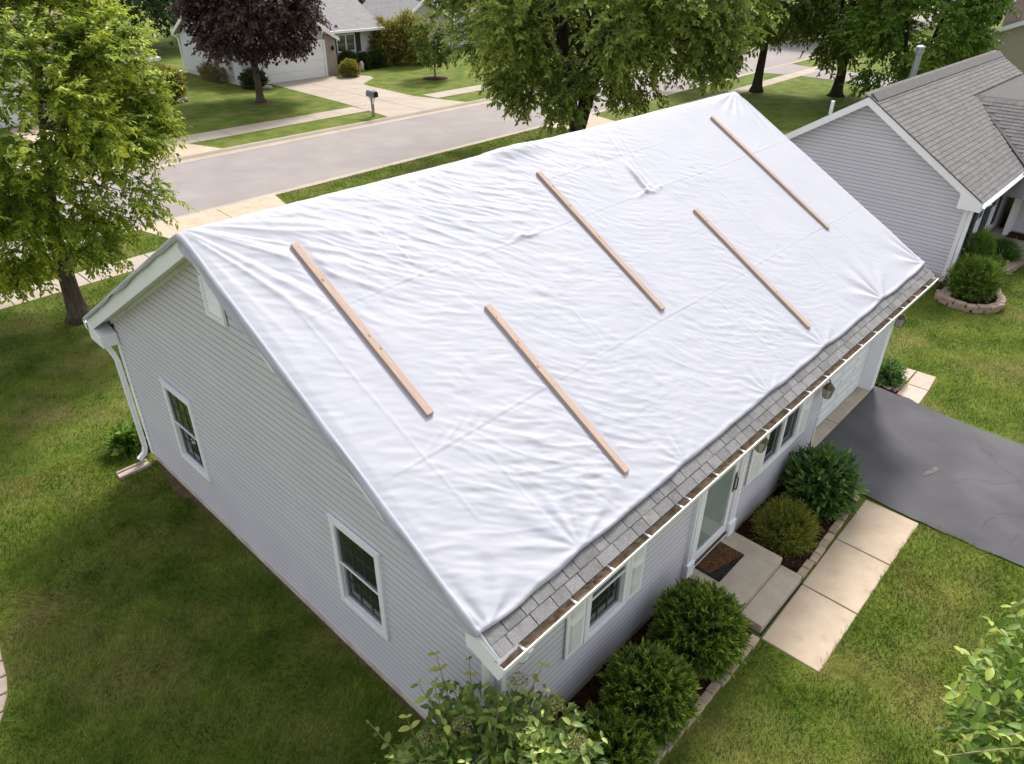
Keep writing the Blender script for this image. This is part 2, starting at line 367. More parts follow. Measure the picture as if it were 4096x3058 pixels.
# near apron between pavement and street (behind the house)
slabs('driveway_apron', [[(5.25, nsw2(5.25)+G_), (7.35, nsw2(7.35)+G_), (7.45, ncurb(7.4)-.02), (4.75, ncurb(4.8)-.02)],
                         [(7.37, nsw2(7.37)+G_), (9.2, nsw2(9.2)+G_), (9.75, ncurb(9.75)-.02), (7.47, ncurb(7.4)-.02)]], 'm_conc')
slabs('driveway_apron', [[(25.6, nsw2(25.6)+G_), (28.6, nsw2(28.6)+G_), (29.1, ncurb(29.1)-.02), (25.1, ncurb(25.1)-.02)]], 'm_conc')
slabs('front_path', [[(25.6, 13.0), (28.6, 13.0), (28.6, nsw(28.6)-G_), (25.6, nsw(25.6)-G_)]], 'm_conc')
slabs('concrete_driveway', [[(49.6, nsw2(50)+G_), (54.2, nsw2(54)+G_), (55.0, ncurb(55)-.02), (48.9, ncurb(49)-.02)], [(49.8, 12), (54.2, 12), (54.2, nsw(54)-G_), (49.8, nsw(50)-G_)]], 'm_road')
# the far driveway of the grey house
slabs('concrete_driveway', [[(20.9, fcurb(21)+.02), (23.4, fcurb(23)+.02), (23.4, 31.6), (21.3, 31.5)], [(23.43, fcurb(23)+.02), (26.6, fcurb(26)+.02), (25.6, 31.7), (23.43, 31.6)],
      [(21.3, 31.53), (23.4, 31.63), (23.5, 36.0), (21.5, 36.0)], [(23.43, 31.63), (25.6, 31.73), (25.75, 36.0), (23.53, 36.0)],
      [(21.5, 36.03), (23.5, 36.03), (23.55, 41.2), (21.7, 41.2)], [(23.53, 36.03), (25.75, 36.03), (26.3, 41.2), (23.58, 41.2)]], 'm_conc_far')
pth = [(25.8, 36.9), (26.6, 37.6), (27.7, 38.3), (28.1, 39.2), (27.6, 40.1), (26.9, 40.5), (26.2, 40.0), (25.9, 38.6)]
slabs('front_path', [pth], 'm_conc_far', z=0.004)
slabs('concrete_driveway', [[(5.5, fcurb(7)+.02), (11.7, fcurb(12)+.02), (11.0, 29.9), (6.2, 29.9)], [(6.2, 31.4), (11.0, 31.45), (11.0, 38.4), (6.2, 38.4)]], 'm_conc')
slabs('concrete_driveway', [[(75, 13.5), (79, 13.5), (79.5, 20.0), (75.0, 20.0)]], 'm_conc')
# asphalt driveway in front of the garage, rising to the garage floor
dr = struct('driveway', (9.5, -2, 0))
edgeR = [(11.3, 0.02), (11.34, -0.45), (11.42, -0.9), (11.38, -1.8), (11.36, -2.8), (11.3, -4.5), (11.2, -7), (11.1, -12)]
edgeL = [(7.86, -12), (7.9, -7), (7.87, -4.5), (7.86, -3.5), (7.80, -2.05), (7.83, -1.2), (7.90, -0.9), (8.0, 0.02)]
_ys = np.concatenate([np.linspace(-0.02, -4, 26), np.linspace(-4.4, -12, 12)])
V = []; F = []
_rng = np.random.default_rng(3)
for y in _ys:
    xl = np.interp(y, [q[1] for q in edgeL], [q[0] for q in edgeL]); xr = np.interp(-y, [-q[1] for q in edgeR], [q[0] for q in edgeR])
    xl += _rng.normal(0, .012); xr += _rng.normal(0, .02)
    z = 0.022+0.17*max(0, 1+y/1.6)**1.6
    for k in range(9): V.append((xl+(xr-xl)*k/8, y, z))
for i in range(len(_ys)-1):
    for k in range(8): F.append((i*9+k, (i+1)*9+k, (i+1)*9+k+1, i*9+k+1))
nmesh('asphalt', V, F, 'm_asphalt', dr, smooth=True)
cr = MB()
for pts in ([(10.8, -2.3), (10.4, -2.5), (10.2, -2.9), (9.8, -3.1)], [(9.2, -2.1), (9.6, -2.3), (9.75, -2.7), (10.3, -3.1)], [(8.4, -2.8), (8.9, -2.9), (9.3, -3.4)], [(11.1, -2.0), (10.7, -2.2), (10.55, -2.6)], [(8.2, -3.2), (8.6, -3.3), (8.8, -3.7)]):
    rj = random.Random(int(pts[0][0]*100)); fine = []
    for a, b in zip(pts[:-1], pts[1:]):
        for q in range(7): fine.append((a[0]+(b[0]-a[0])*q/7+rj.uniform(-.035, .035), a[1]+(b[1]-a[1])*q/7+rj.uniform(-.035, .035)))
    for a, b in zip(fine[:-1], fine[1:]):
        d = Vector((b[0]-a[0], b[1]-a[1], 0)).normalized(); n = Vector((-d.y, d.x, 0))*0.0016
        cr.sheet([(a[0]-n.x, a[1]-n.y), (b[0]-n.x, b[1]-n.y), (b[0]+n.x, b[1]+n.y), (a[0]+n.x, a[1]+n.y)], 0.027)
obj('crack', cr, 'm_crack', dr)
pm = MB(); rj = random.Random(4); pm.sheet([(9.30+(.21+.02*math.sin(3*t))*math.cos(t), -1.75+(.06+.012*math.cos(2*t))*math.sin(t)-.06*math.cos(t)) for t in np.linspace(0, 2*math.pi, 26)[:-1]], 0.027); obj('worn_patch', pm, 'm_patch', dr)

# ================================================================== THE TARPED HOUSE
W_, L_, OE, OR, ZR, ZE = 8.407, 11.15, 0.388, 0.252, 5.349, 2.75
PT = (ZR-ZE)/(W_/2+OE); SL = math.hypot(1, PT); XF = L_+0.16
def roof_p(x, s, h=0.0):
    """point on the roof: s metres down from the ridge (negative = rear slope), h off the surface"""
    y = W_/2-s/SL; z = ZR-abs(s)/SL*PT
    sg = 1 if s >= 0 else -1
    return (x, y-sg*h*PT/SL, z+h/SL)
SLEN = (W_/2+OE)*SL
house = thing('grey_house', 'grey sided single storey house with its roof covered by a white tarp', 'house', (0, 0, 0))
ZB = 0.19
zt = lambda y: ZR-0.17-abs(y-W_/2)*PT            # underside of the roof
gw = obj('gable_wall', MB().prism([(0.07, 0.05, ZB), (0.07, W_-.05, ZB), (0.07, W_-.05, zt(W_-.05)), (0.07, W_/2, zt(W_/2)), (0.07, 0.05, zt(0.05))], (0.06, 0, 0)), 'm_siding', house)
fw = obj('front_wall', MB().box(0.14, 8.02, 0.07, 0.13, ZB, zt(0.1)-.02), 'm_siding', house)
obj('rear_wall', MB().box(0.14, L_-.14, W_-.12, W_-.05, ZB, zt(.1)-.02), 'm_siding', house)
fg = obj('far_gable_wall', MB().prism([(L_-.06, 0.05, ZB), (L_-.06, W_-.05, ZB), (L_-.06, W_-.05, zt(W_-.05)), (L_-.06, W_/2, zt(W_/2)), (L_-.06, 0.05, zt(0.05))], (0.05, 0, 0)), 'm_siding', house)
fo = MB()
fo.box(0.012, 0.10, 0.012, W_-.012, -0.1, ZB+.02).box(0.10, L_, 0.012, 0.10, -0.1, ZB+.02).box(0.1, L_, W_-.1, W_-.012, -.1, ZB+.02).box(L_-.08, L_, .1, W_-.1, -.1, ZB+.02)
obj('foundation', fo, 'm_foundation', house)
EXP = 0.1016
def wedge(axis, a0, a1, b0, b1, z0, z1, sgn, d0=0.0095, d1=0.001, base=0.0, strip_h=0.0):
    """lap board: bottom edge a0..a1, top edge b0..b1; proud d0 at the bottom, d1 at the top; strip_h = height of the
    strip along the top edge, coloured darker as painted shade under the lap above"""
    mb = MB(); zz = z0-0.006; q = strip_h/(z1-z0); zm = z1-strip_h; m0, m1, dm = b0+(a0-b0)*q, b1+(a1-b1)*q, d1+(d0-d1)*q
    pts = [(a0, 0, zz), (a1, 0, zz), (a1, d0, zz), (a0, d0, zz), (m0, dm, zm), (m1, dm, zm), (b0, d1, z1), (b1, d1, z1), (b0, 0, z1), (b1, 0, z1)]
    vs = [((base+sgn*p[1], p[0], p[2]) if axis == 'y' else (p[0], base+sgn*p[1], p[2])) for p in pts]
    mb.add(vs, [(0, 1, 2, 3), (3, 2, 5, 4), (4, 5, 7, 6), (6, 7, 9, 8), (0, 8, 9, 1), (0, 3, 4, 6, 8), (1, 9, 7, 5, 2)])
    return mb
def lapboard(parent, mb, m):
    o = obj('siding_board', mb, m, parent); o.data.materials.append(MATS['m_lapshade']); o.data.polygons[2].material_index = 1  # top strip takes the darker colour: lap shade painted onto the board
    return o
def cut(lo, hi, holes):
    seg = [(lo, hi)]
    for a, b in holes:
        out = []
        for s, e in seg:
            if b <= s or a >= e: out.append((s, e)); continue
            if a > s: out.append((s, a))
            if b < e: out.append((b, e))
        seg = out
    return [q for q in seg if q[1]-q[0] > 0.03]
# gable siding, board by board
GW = [(1.615, 2.53, 1.03, 2.40), (5.92, 6.84, 0.93, 2.36)]        # window openings y0,y1,z0,z1
VENT = (4.13, 4.57, 4.22, 4.74)
holes_g = [(a+.02, b-.02, c+.02, d-.02) for a, b, c, d in GW]
z = ZB; k = 0
while z < ZR-0.35:
    z1 = z+EXP
    def rng(zz):
        if zz <= zt(0.06): return 0.03, W_-.03
        hw = (ZR-.17-zz)/PT; return W_/2-hw, W_/2+hw
    a0, a1 = rng(z); b0, b1 = rng(min(z1, ZR-.19))
    hs = [(h[0], h[1]) for h in holes_g if h[2] < z+EXP*.6 and h[3] > z+EXP*.6]
    segs = cut(a0, a1, hs)
    joint = {19: 3.3, 20: 3.3, 26: 2.25, 11: 4.9, 33: 3.2}.get(k)
    out = []
    for s, e in segs:
        if joint and s < joint < e: out += [(s, joint-.003), (joint+.003, e)]
        else: out.append((s, e))
    for s, e in out:
        ts = b0 if abs(s-a0) < 1e-6 else s; te = b1 if abs(e-a1) < 1e-6 else e
        lapboard(gw, wedge('y', s, e, ts, te, z, z1, -1, base=0.002, strip_h=.031), 'm_siding')
    z = z1; k += 1
# front siding
GX0, GX1, GY = 8.10, 10.92, 0.20
FW1 = (1.51, 2.335, 1.02, 2.28); SH1 = [(1.17, 1.495), (2.35, 2.665)]
DOOR = (3.84, 5.20); FW2 = (5.78, 7.09, 1.02, 2.28); SH2 = [(5.41, 5.765), (7.105, 7.41)]
fh = [(FW1[0]+.02, FW1[1]-.02, FW1[2]+.02, 9), (DOOR[0]+.01, DOOR[1]-.01, -1, 9), (FW2[0]+.02, FW2[1]-.02, FW2[2]+.02, 9)]
z = ZB
while z < 2.44:
    hs = [(h[0], h[1]) for h in fh if h[2] < z+EXP*.6 < h[3]]
    for s, e in cut(0.03, GX0-.06, hs): lapboard(fw, wedge('x', s, e, s, e, z, z+EXP, -1, base=0.002, strip_h=.031), 'm_siding')
    for s, e in [(GX1+.20, L_-.03)]: lapboard(fw, wedge('x', s, e, s, e, z, z+EXP, -1, base=0.002, strip_h=.031), 'm_siding')
    z += EXP
# corner posts
for (cx, cy, sx, sy) in ((0, 0, -1, -1), (0, W_, -1, 1), (L_, 0, 1, -1)):
    mb = MB(); a = 0.028
    xs = sorted((cx+sx*a, cx-sx*.075)); ys = sorted((cy+sy*a, cy+sy*.004)); mb.box(xs[0], xs[1], ys[0], ys[1], ZB-.02, 2.47)
    xs = sorted((cx+sx*a, cx+sx*.004)); ys = sorted((cy+sy*.004, cy-sy*.075)); mb.box(xs[0], xs[1], ys[0], ys[1], ZB-.02, 2.49)
    obj('corner_post', mb, 'm_white', house, 0.004)
# dark crack beside the near corner post
# ---- windows
def window(parent, axis, a0, a1, z0, z1, sgn, base=0.0, cas=0.085, nx=3, nz=2, sashes=2, proud=0.045, glass='m_glass', name='window', trim='m_white', munt=True, vertical_split=False):
    """frame part with panes, muntins and sill as sub-parts"""
    def B(mb, u0, u1, d0, d1, zz0, zz1):
        lo, hi = sorted((base+sgn*d0, base+sgn*d1))
        return mb.box(lo, hi, u0, u1, zz0, zz1) if axis == 'y' else mb.box(u0, u1, lo, hi, zz0, zz1)
    f = MB(); i = cas
    B(f, a0, a0+i, -.05, proud, z0, z1); B(f, a1-i, a1, -.05, proud, z0, z1); B(f, a0+i, a1-i, -.05, proud, z1-i, z1); B(f, a0+i, a1-i, -.05, proud+.004, z0, z0+i)
    win = obj(name, f, trim, parent, 0.004)
    B(s_ := MB(), a0-.012, a1+.012, .018, proud+.012, z1+.002, z1+.02); obj('head_flashing', s_, trim, win)
    def sash(u0, u1, w0, w1, d, nx, nz):
        r = 0.038; m = MB()
        B(m, u0, u0+r, d-.03, d, w0, w1); B(m, u1-r, u1, d-.03, d, w0, w1); B(m, u0+r, u1-r, d-.03, d, w1-r, w1); B(m, u0+r, u1-r, d-.03, d, w0, w0+r)
        obj('sash', m, 'm_sash', win, 0.002)
        gu0, gu1, gw0, gw1 = u0+r, u1-r, w0+r, w1-r; mu = MB(); t = 0.007
        for ix in range(1, nx):
            q = gu0+(gu1-gu0)*ix/nx; B(mu, q-t, q+t, d-.022, d-.010, gw0, gw1)
        for iz in range(1, nz):
            q = gw0+(gw1-gw0)*iz/nz
            for ix in range(nx):
                B(mu, gu0+(gu1-gu0)*ix/nx+(t if ix else 0), gu0+(gu1-gu0)*(ix+1)/nx-(t if ix < nx-1 else 0), d-.022, d-.010, q-t, q+t)
        if mu.v: obj('muntin', mu, 'm_muntin', win)
        for ix in range(nx):
            for iz in range(nz):
                pm = MB(); B(pm, gu0+(gu1-gu0)*ix/nx+.001, gu0+(gu1-gu0)*(ix+1)/nx-.001, d-.028, d-.018, gw0+(gw1-gw0)*iz/nz+.001, gw0+(gw1-gw0)*(iz+1)/nz-.001)
                po = obj('pane', pm, glass, win)
    u0, u1, w0, w1 = a0+i, a1-i, z0+i, z1-i
    if vertical_split:
        mid = (u0+u1)/2; B(f2 := MB(), mid-.04, mid+.04, -.05, proud-.006, w0, w1); obj('mullion', f2, trim, win)
        sash(u0, mid-.04, w0, w1, 0.008, nx, nz); sash(mid+.04, u1, w0, w1, 0.008, nx, nz)
    elif sashes == 2:
        mid = (w0+w1)/2
        sash(u0, u1, mid-.012, w1, 0.020, nx, nz); sash(u0, u1, w0, mid+.012, -0.012, nx, nz)
        B(f2 := MB(), u0, u1, -.012, 0.026, mid-.018, mid+.012); obj('meeting_rail', f2, 'm_white', win)
    else:
        sash(u0, u1, w0, w1, 0.0, nx, nz)
    return win
for q in GW: window(house, 'y', q[0], q[1], q[2], q[3], -1)
window(house, 'x', *FW1, -1, nx=3, nz=2)
window(house, 'x', *FW2, -1, nx=1, nz=1, vertical_split=True)
# louvred gable vent
v0, v1, vz0, vz1 = VENT
mb = MB(); mb.box(-.05, -.016, v0, v0+.06, vz0, vz1).box(-.05, -.016, v1-.06, v1, vz0, vz1).box(-.05, -.016, v0+.06, v1-.06, vz1-.06, vz1).box(-.05, -.016, v0+.06, v1-.06, vz0, vz0+.06)
vent = obj('gable_vent', mb, 'm_white', house, 0.003)
obj('vent_backing', MB().box(-.0215, -.0185, v0+.06, v1-.06, vz0+.06, vz1-.06), 'm_sash', vent)
for i in range(9):
    zz = vz0+.065+i*(vz1-vz0-.13)/9
    obj('louvre', MB().prism([(-.022, v0+.062, zz+.040), (-.045, v0+.062, zz+.012), (-.045, v0+.062, zz+.006), (-.022, v0+.062, zz+.034)], (0, v1-v0-.124, 0)), 'm_white', vent)
# shutters (white, two raised panels)
for s0, s1 in SH1+SH2:
    m = MB().box(s0, s1, -.042, -.017, 1.04, 2.28)
    sh = obj('shutter', m, 'm_white', house, 0.004)
    for a, b in ((1.10, 1.60), (1.67, 2.22)):
        obj('shutter_panel', MB().add(*[[(s0+.05, -.0425, a), (s1-.05, -.0425, a), (s1-.05, -.0425, b), (s0+.05, -.0425, b), (s0+.075, -.058, a+.03), (s1-.075, -.058, a+.03), (s1-.075, -.058, b-.03), (s0+.075, -.058, b-.03)],
            [(0, 1, 5, 4), (1, 2, 6, 5), (2, 3, 7, 6), (3, 0, 4, 7), (4, 5, 6, 7)]][0:2]), 'm_white_dirty', sh)
# front door
d0, d1 = DOOR
door = obj('front_door', MB().box(d0+.18, d1-.18, .02, .06, .34, 2.42), 'm_white', house)
for a in (d0, d1-.17):
    obj('door_pilaster', MB().box(a, a+.17, -.06, .10, .30, 2.46), 'm_white', door, 0.006)
    obj('door_pilaster', MB().box(a+.045, a+.125, -.072, -.0605, .62, 2.40), 'm_white', door, 0.005)
    obj('plinth_block', MB().box(a-.012, a+.182, -.088, .0, .302, .56), 'm_white', door, 0.006)
fr = MB(); a, b = d0+.20, d1-.20
fr.box(a, a+.09, -.03, .018, .40, 2.38).box(b-.09, b, -.03, .018, .40, 2.38).box(a+.09, b-.09, -.03, .018, .40, .56).box(a+.09, b-.09, -.03, .018, 2.28, 2.38)
obj('storm_door_frame', fr, 'm_white', door, 0.004)
obj('storm_door_glass', MB().box(a+.09, b-.09, -.012, -.004, .56, 2.28), 'm_glass_storm', door)
obj('threshold', MB().box(d0+.17, d1-.17, -.05, .07, .302, .36), 'm_white', door, .004)
obj('threshold_strip', MB().box(d0+.18, d1-.18, -.056, .02, .362, .392), 'm_bronze', door)
hd = MB().tube([(b-.045, -.032, 1.28), (b-.045, -.075, 1.28), (b-.045, -.08, 1.33), (b-.045, -.075, 1.48), (b-.045, -.032, 1.50)], .011).box(b-.07, b-.02, -.04, -.0305, 1.22, 1.56)
obj('door_handle', hd, 'm_bronze', door)
# garage door
gd = obj('garage_door', MB().box(GX0, GX1, GY+.03, GY+.07, 0.24, 2.32), 'm_garage', house)
for i in range(4):
    za, zb_ = 0.245+i*.515, 0.245+(i+1)*.515-.006
    sec = MB().box(GX0+.005, GX1-.005, GY, GY+.029, za, zb_)
    n = 4; wdt = (GX1-GX0-.10)/n
    for kx in range(n):
        xa = GX0+.05+kx*wdt+.05; xb = xa+wdt-.10
        for (pa, pb) in ((za+.075, za+.235), (za+.28, za+.44)):
            sec.add([(xa, GY-.001, pa), (xb, GY-.001, pa), (xb, GY-.001, pb), (xa, GY-.001, pb), (xa+.03, GY-.014, pa+.025), (xb-.03, GY-.014, pa+.025), (xb-.03, GY-.014, pb-.025), (xa+.03, GY-.014, pb-.025)],
                    [(0, 1, 5, 4), (1, 2, 6, 5), (2, 3, 7, 6), (3, 0, 4, 7), (4, 5, 6, 7)])
    obj('door_section', sec, 'm_garage', gd)
jb = MB().box(GX1, GX1+.19, -.035, GY+.06, .10, 2.42)
obj('garage_jamb', jb, 'm_white', house, .005)
obj('garage_jamb', MB().box(GX0-.05, GX0-.005, -.02, GY+.06, .10, 2.42), 'm_white', house, .005)
obj('garage_header', MB().box(GX0-.004, GX1-.004, -.02, GY+.06, 2.32, 2.48), 'm_white', house, .005)
for a, b in ((7.98, 9.30), (9.32, 11.18)):
    obj('garage_apron_slab', MB().box(a, b, -.035, GY+.03, .0, .225), 'm_conc_grey', house, .008)
# ---- roof body, soffits, fascias
deck = MB().prism([(-OR+.02, -OE+.02, ZE-.02), (-OR+.02, W_/2, ZR-.02), (-OR+.02, W_+OE-.02, ZE-.02), (-OR+.02, W_+OE-.02, ZE-.14), (-OR+.02, W_/2, ZR-.16), (-OR+.02, -OE+.02, ZE-.14)], (XF+OR-.04, 0, 0))
roof = obj('roof', deck, 'm_deck', house)
ft = 0.03
for sg, nm in ((1, 'rake_board'), (-1, 'rake_board')):
    for xa in (-OR-.012, XF-.012):
        y0 = -OE if sg > 0 else W_+OE
        obj(nm, MB().prism([(xa, y0, ZE+.002), (xa, W_/2, ZR+.002), (xa, W_/2, ZR-.225), (xa, y0, ZE-.225)], (ft, 0, 0)), 'm_white', roof)
for sg in (1, -1):      # rake soffit
    y0 = 0.0 if sg > 0 else W_
    zz = lambda y: ZR-abs(y-W_/2)*PT-.185
    obj('rake_soffit', MB().prism([(-OR+.02, y0, zz(y0)), (-OR+.02, W_/2, zz(W_/2)), (-OR+.02, W_/2, zz(W_/2)+.012), (-OR+.02, y0, zz(y0)+.012)], (OR+.04, 0, 0)), 'm_white_dirty', roof)
    obj('frieze_board', MB().prism([(-.03, y0, zz(y0)-.06), (-.03, W_/2, zz(W_/2)-.06), (-.03, W_/2, zz(W_/2)-.002), (-.03, y0, zz(y0)-.002)], (.028, 0, 0)), 'm_white_dirty', roof)
for ya, yb in ((-OE+.052, 0.06), (W_-.06, W_+OE-.052)):
    obj('eave_soffit', MB().box(-OR+.03, XF-.03, ya, yb, 2.485, 2.505), 'm_white', roof)
obj('fascia', MB().box(-OR+.022, XF-.022, -OE+.028, -OE+.05, 2.49, 2.70), 'm_white_dirty', roof)
obj('fascia', MB().box(-OR+.022, XF-.022, W_+OE-.05, W_+OE-.028, 2.49, 2.70), 'm_white_dirty', roof)
# boxed eave returns at the gable
obj('eave_return', MB().prism([(-OR-.018, W_+OE+.01, 2.40), (-OR-.018, W_-.10, 2.40), (-OR-.018, W_-.10, 2.60), (-OR-.018, W_+OE+.01, 2.70)], (OR+.0, 0, 0)), 'm_white', roof, .004)
obj('eave_return', MB().prism([(-OR-.018, -OE-.004, 2.46), (-OR-.018, .02, 2.60), (-OR-.018, .02, 2.86), (-OR-.018, -OE-.004, 2.72)], (OR+.0, 0, 0)), 'm_white', roof, .004)
# ---- exposed shingles along the front eave, each a piece of its own
rs = random.Random(5)
SHM = {}
def shingle_mesh(wd, ln, key, th=0.007):
    if (wd, ln, key) in SHM: return SHM[(wd, ln, key)]
    mb = MB().add([(0, 0, 0), (wd, 0, 0), (wd, ln, 0), (0, ln, 0), (0.001, .0, th), (wd-.001, .0, th), (wd-.001, ln, th*.3), (.001, ln, th*.3)],
                  [(0, 3, 2, 1), (4, 5, 6, 7), (0, 1, 5, 4), (1, 2, 6, 5), (2, 3, 7, 6), (3, 0, 4, 7)])
    me = bpy.data.meshes.new('shingle'); me.from_pydata(mb.v, [], mb.f); me.materials.append(MATS[key]); SHM[(wd, ln, key)] = me
    return me
rx = math.atan(PT)
for row in range(3):
    x = -OR+.004-rs.random()*.12; sbase = SLEN+.012-row*.132
    while x < XF-.01:
        wd = rs.choice((.16, .20, .24, .28, .32))
        xa, xb = max(x, -OR+.003), min(x+wd, XF-.003)
        if xb-xa > .03:
            q = round((xb-xa)-.008, 3); o = bpy.data.objects.new('shingle', shingle_mesh(q, .20, 'm_shingle')); COL.objects.link(o); o.parent = roof
            px, py, pz = roof_p(xa, sbase, 0.010+rs.random()*.004)
            o.location = (px, py, pz); o.rotation_euler = (rx-.035, 0, 0)
        x += wd
# ---- gutters
def gutter(sg):
    ye = -OE+.026 if sg > 0 else W_+OE-.026
    prof = [(0, .0), (0, -.115), (.075, -.115), (.095, -.07), (.106, -.03), (.106, .0), (.118, .0), (.118, -.008), (.114, -.036), (.095, -.074), (.082, -.122), (0, -.122)]
    mb = MB(); n = len(prof)
    for x in (-OR-.03, XF+.03):
        for d, zz in prof: mb.v.append((x, ye-sg*d, 2.70+zz))
    for i in range(n): mb.f.append((i, (i+1) % n, n+(i+1) % n, n+i))
    gt = obj('gutter', mb, 'm_white', roof)
    cap = [(0, .0), (0, -.122), (.082, -.122), (.095, -.074), (.114, -.036), (.118, 0)]
    for x in (-OR-.033, XF+.030): obj('gutter_end_cap', MB().prism([(x, ye-sg*d, 2.701+zz) for d, zz in cap], (.003, 0, 0)), 'm_white', gt)
    if sg > 0:
        rr = np.random.default_rng(9); N = 240; xs = np.linspace(-OR-.02, XF+.02, N); V = []; F = []
        for i, x in enumerate(xs):
            for j, d in enumerate((.003, .035, .070, .100)):
                V.append((x, ye-d, 2.70-.036+rr.normal(0, .006)+(0.010 if j in (0,) else 0)+.012*math.sin(x*2.1)))
        for i in range(N-1):
            for j in range(3): F.append((i*4+j, i*4+j+1, (i+1)*4+j+1, (i+1)*4+j))
        nmesh('gutter_debris', V, F, 'm_debris', gt)
        for i, x in enumerate((-.02, 0.70, 1.28, 1.92, 2.55, 2.72, 3.32, 3.95, 4.55, 5.2, 5.82, 6.4, 7.05, 7.7, 8.3, 8.95, 9.55, 10.2, 10.8)):
            obj('gutter_hanger', MB().box(x, x+.022, ye-.110, ye-.001, 2.694, 2.701), 'm_white', gt)
    return gt
gutter(1); gutter(-1)
# downspout at the rear gable corner
dsx = -.06
dp = [(-.16, W_+.42, 2.60), (-.16, W_+.40, 2.42), (-.10, W_+.12, 2.16), (-.085, W_+.075, 2.05), (-.085, W_+.075, .30), (-.12, W_+.075, .18), (-.24, W_+.06, .10)]
obj('downspout', MB().rtube(dp, .085, .065, up=(1, 0.02, 0)), 'm_white', house)
obj('downspout', MB().rtube([(.09, -.42, 2.60), (.09, -.36, 2.46), (.09, -.10, 2.28), (.09, -.075, 2.18), (.09, -.075, .28), (.09, -.14, .16), (.09, -.30, .10)], .08, .06, up=(1, .02, 0)), 'm_white', house)
# lamps fixed to the front of the house
def lantern(x, y, z, arm=True):
    t = obj('wall_lamp', MB().lathe((x, y, z), [(.018, 0), (.055, .02), (.05, .028), (.085, .20), (.10, .205), (.035, .29), (.012, .30), (.012, .33)], 6), 'm_bronze', house)
    obj('lamp_glass', MB().lathe((x, y, z), [(.060, .035), (.090, .198)], 6), 'm_lampglass', t)
    for k in range(6):
        an = math.pi/3*k; c, s = math.cos(an), math.sin(an)
        obj('lamp_bar', MB().tube([(x+.063*c, y+.063*s, z+.03), (x+.093*c, y+.093*s, z+.20)], .005, 4), 'm_bronze', t)
    obj('lamp_arm', MB().tube([(x, y, z+.32), (x, y+.03, z+.36), (x, y+.10, z+.35), (x, -.01, z+.30)], .012, 6), 'm_bronze', t)
    return t
lantern(7.72, -.15, 1.58)['label'] = 'bronze lantern left of the garage door'
lantern(11.05, -.15, 1.66)['label'] = 'bronze lantern right of the garage door'
lantern(5.30, -.15, 1.80)['label'] = 'bronze lantern right of the front door'
gl = obj('flood_lamp', MB().lathe((.22, -.20, 2.12), [(.03, 0), (.085, .03), (.10, .08), (.08, .14), (.04, .18), (.04, .28)], 12), 'm_globe', house, smooth=True)
obj('lamp_bracket', MB().tube([(.22, -.20, 2.38), (.22, -.02, 2.38)], .02, 8), 'm_white', gl)

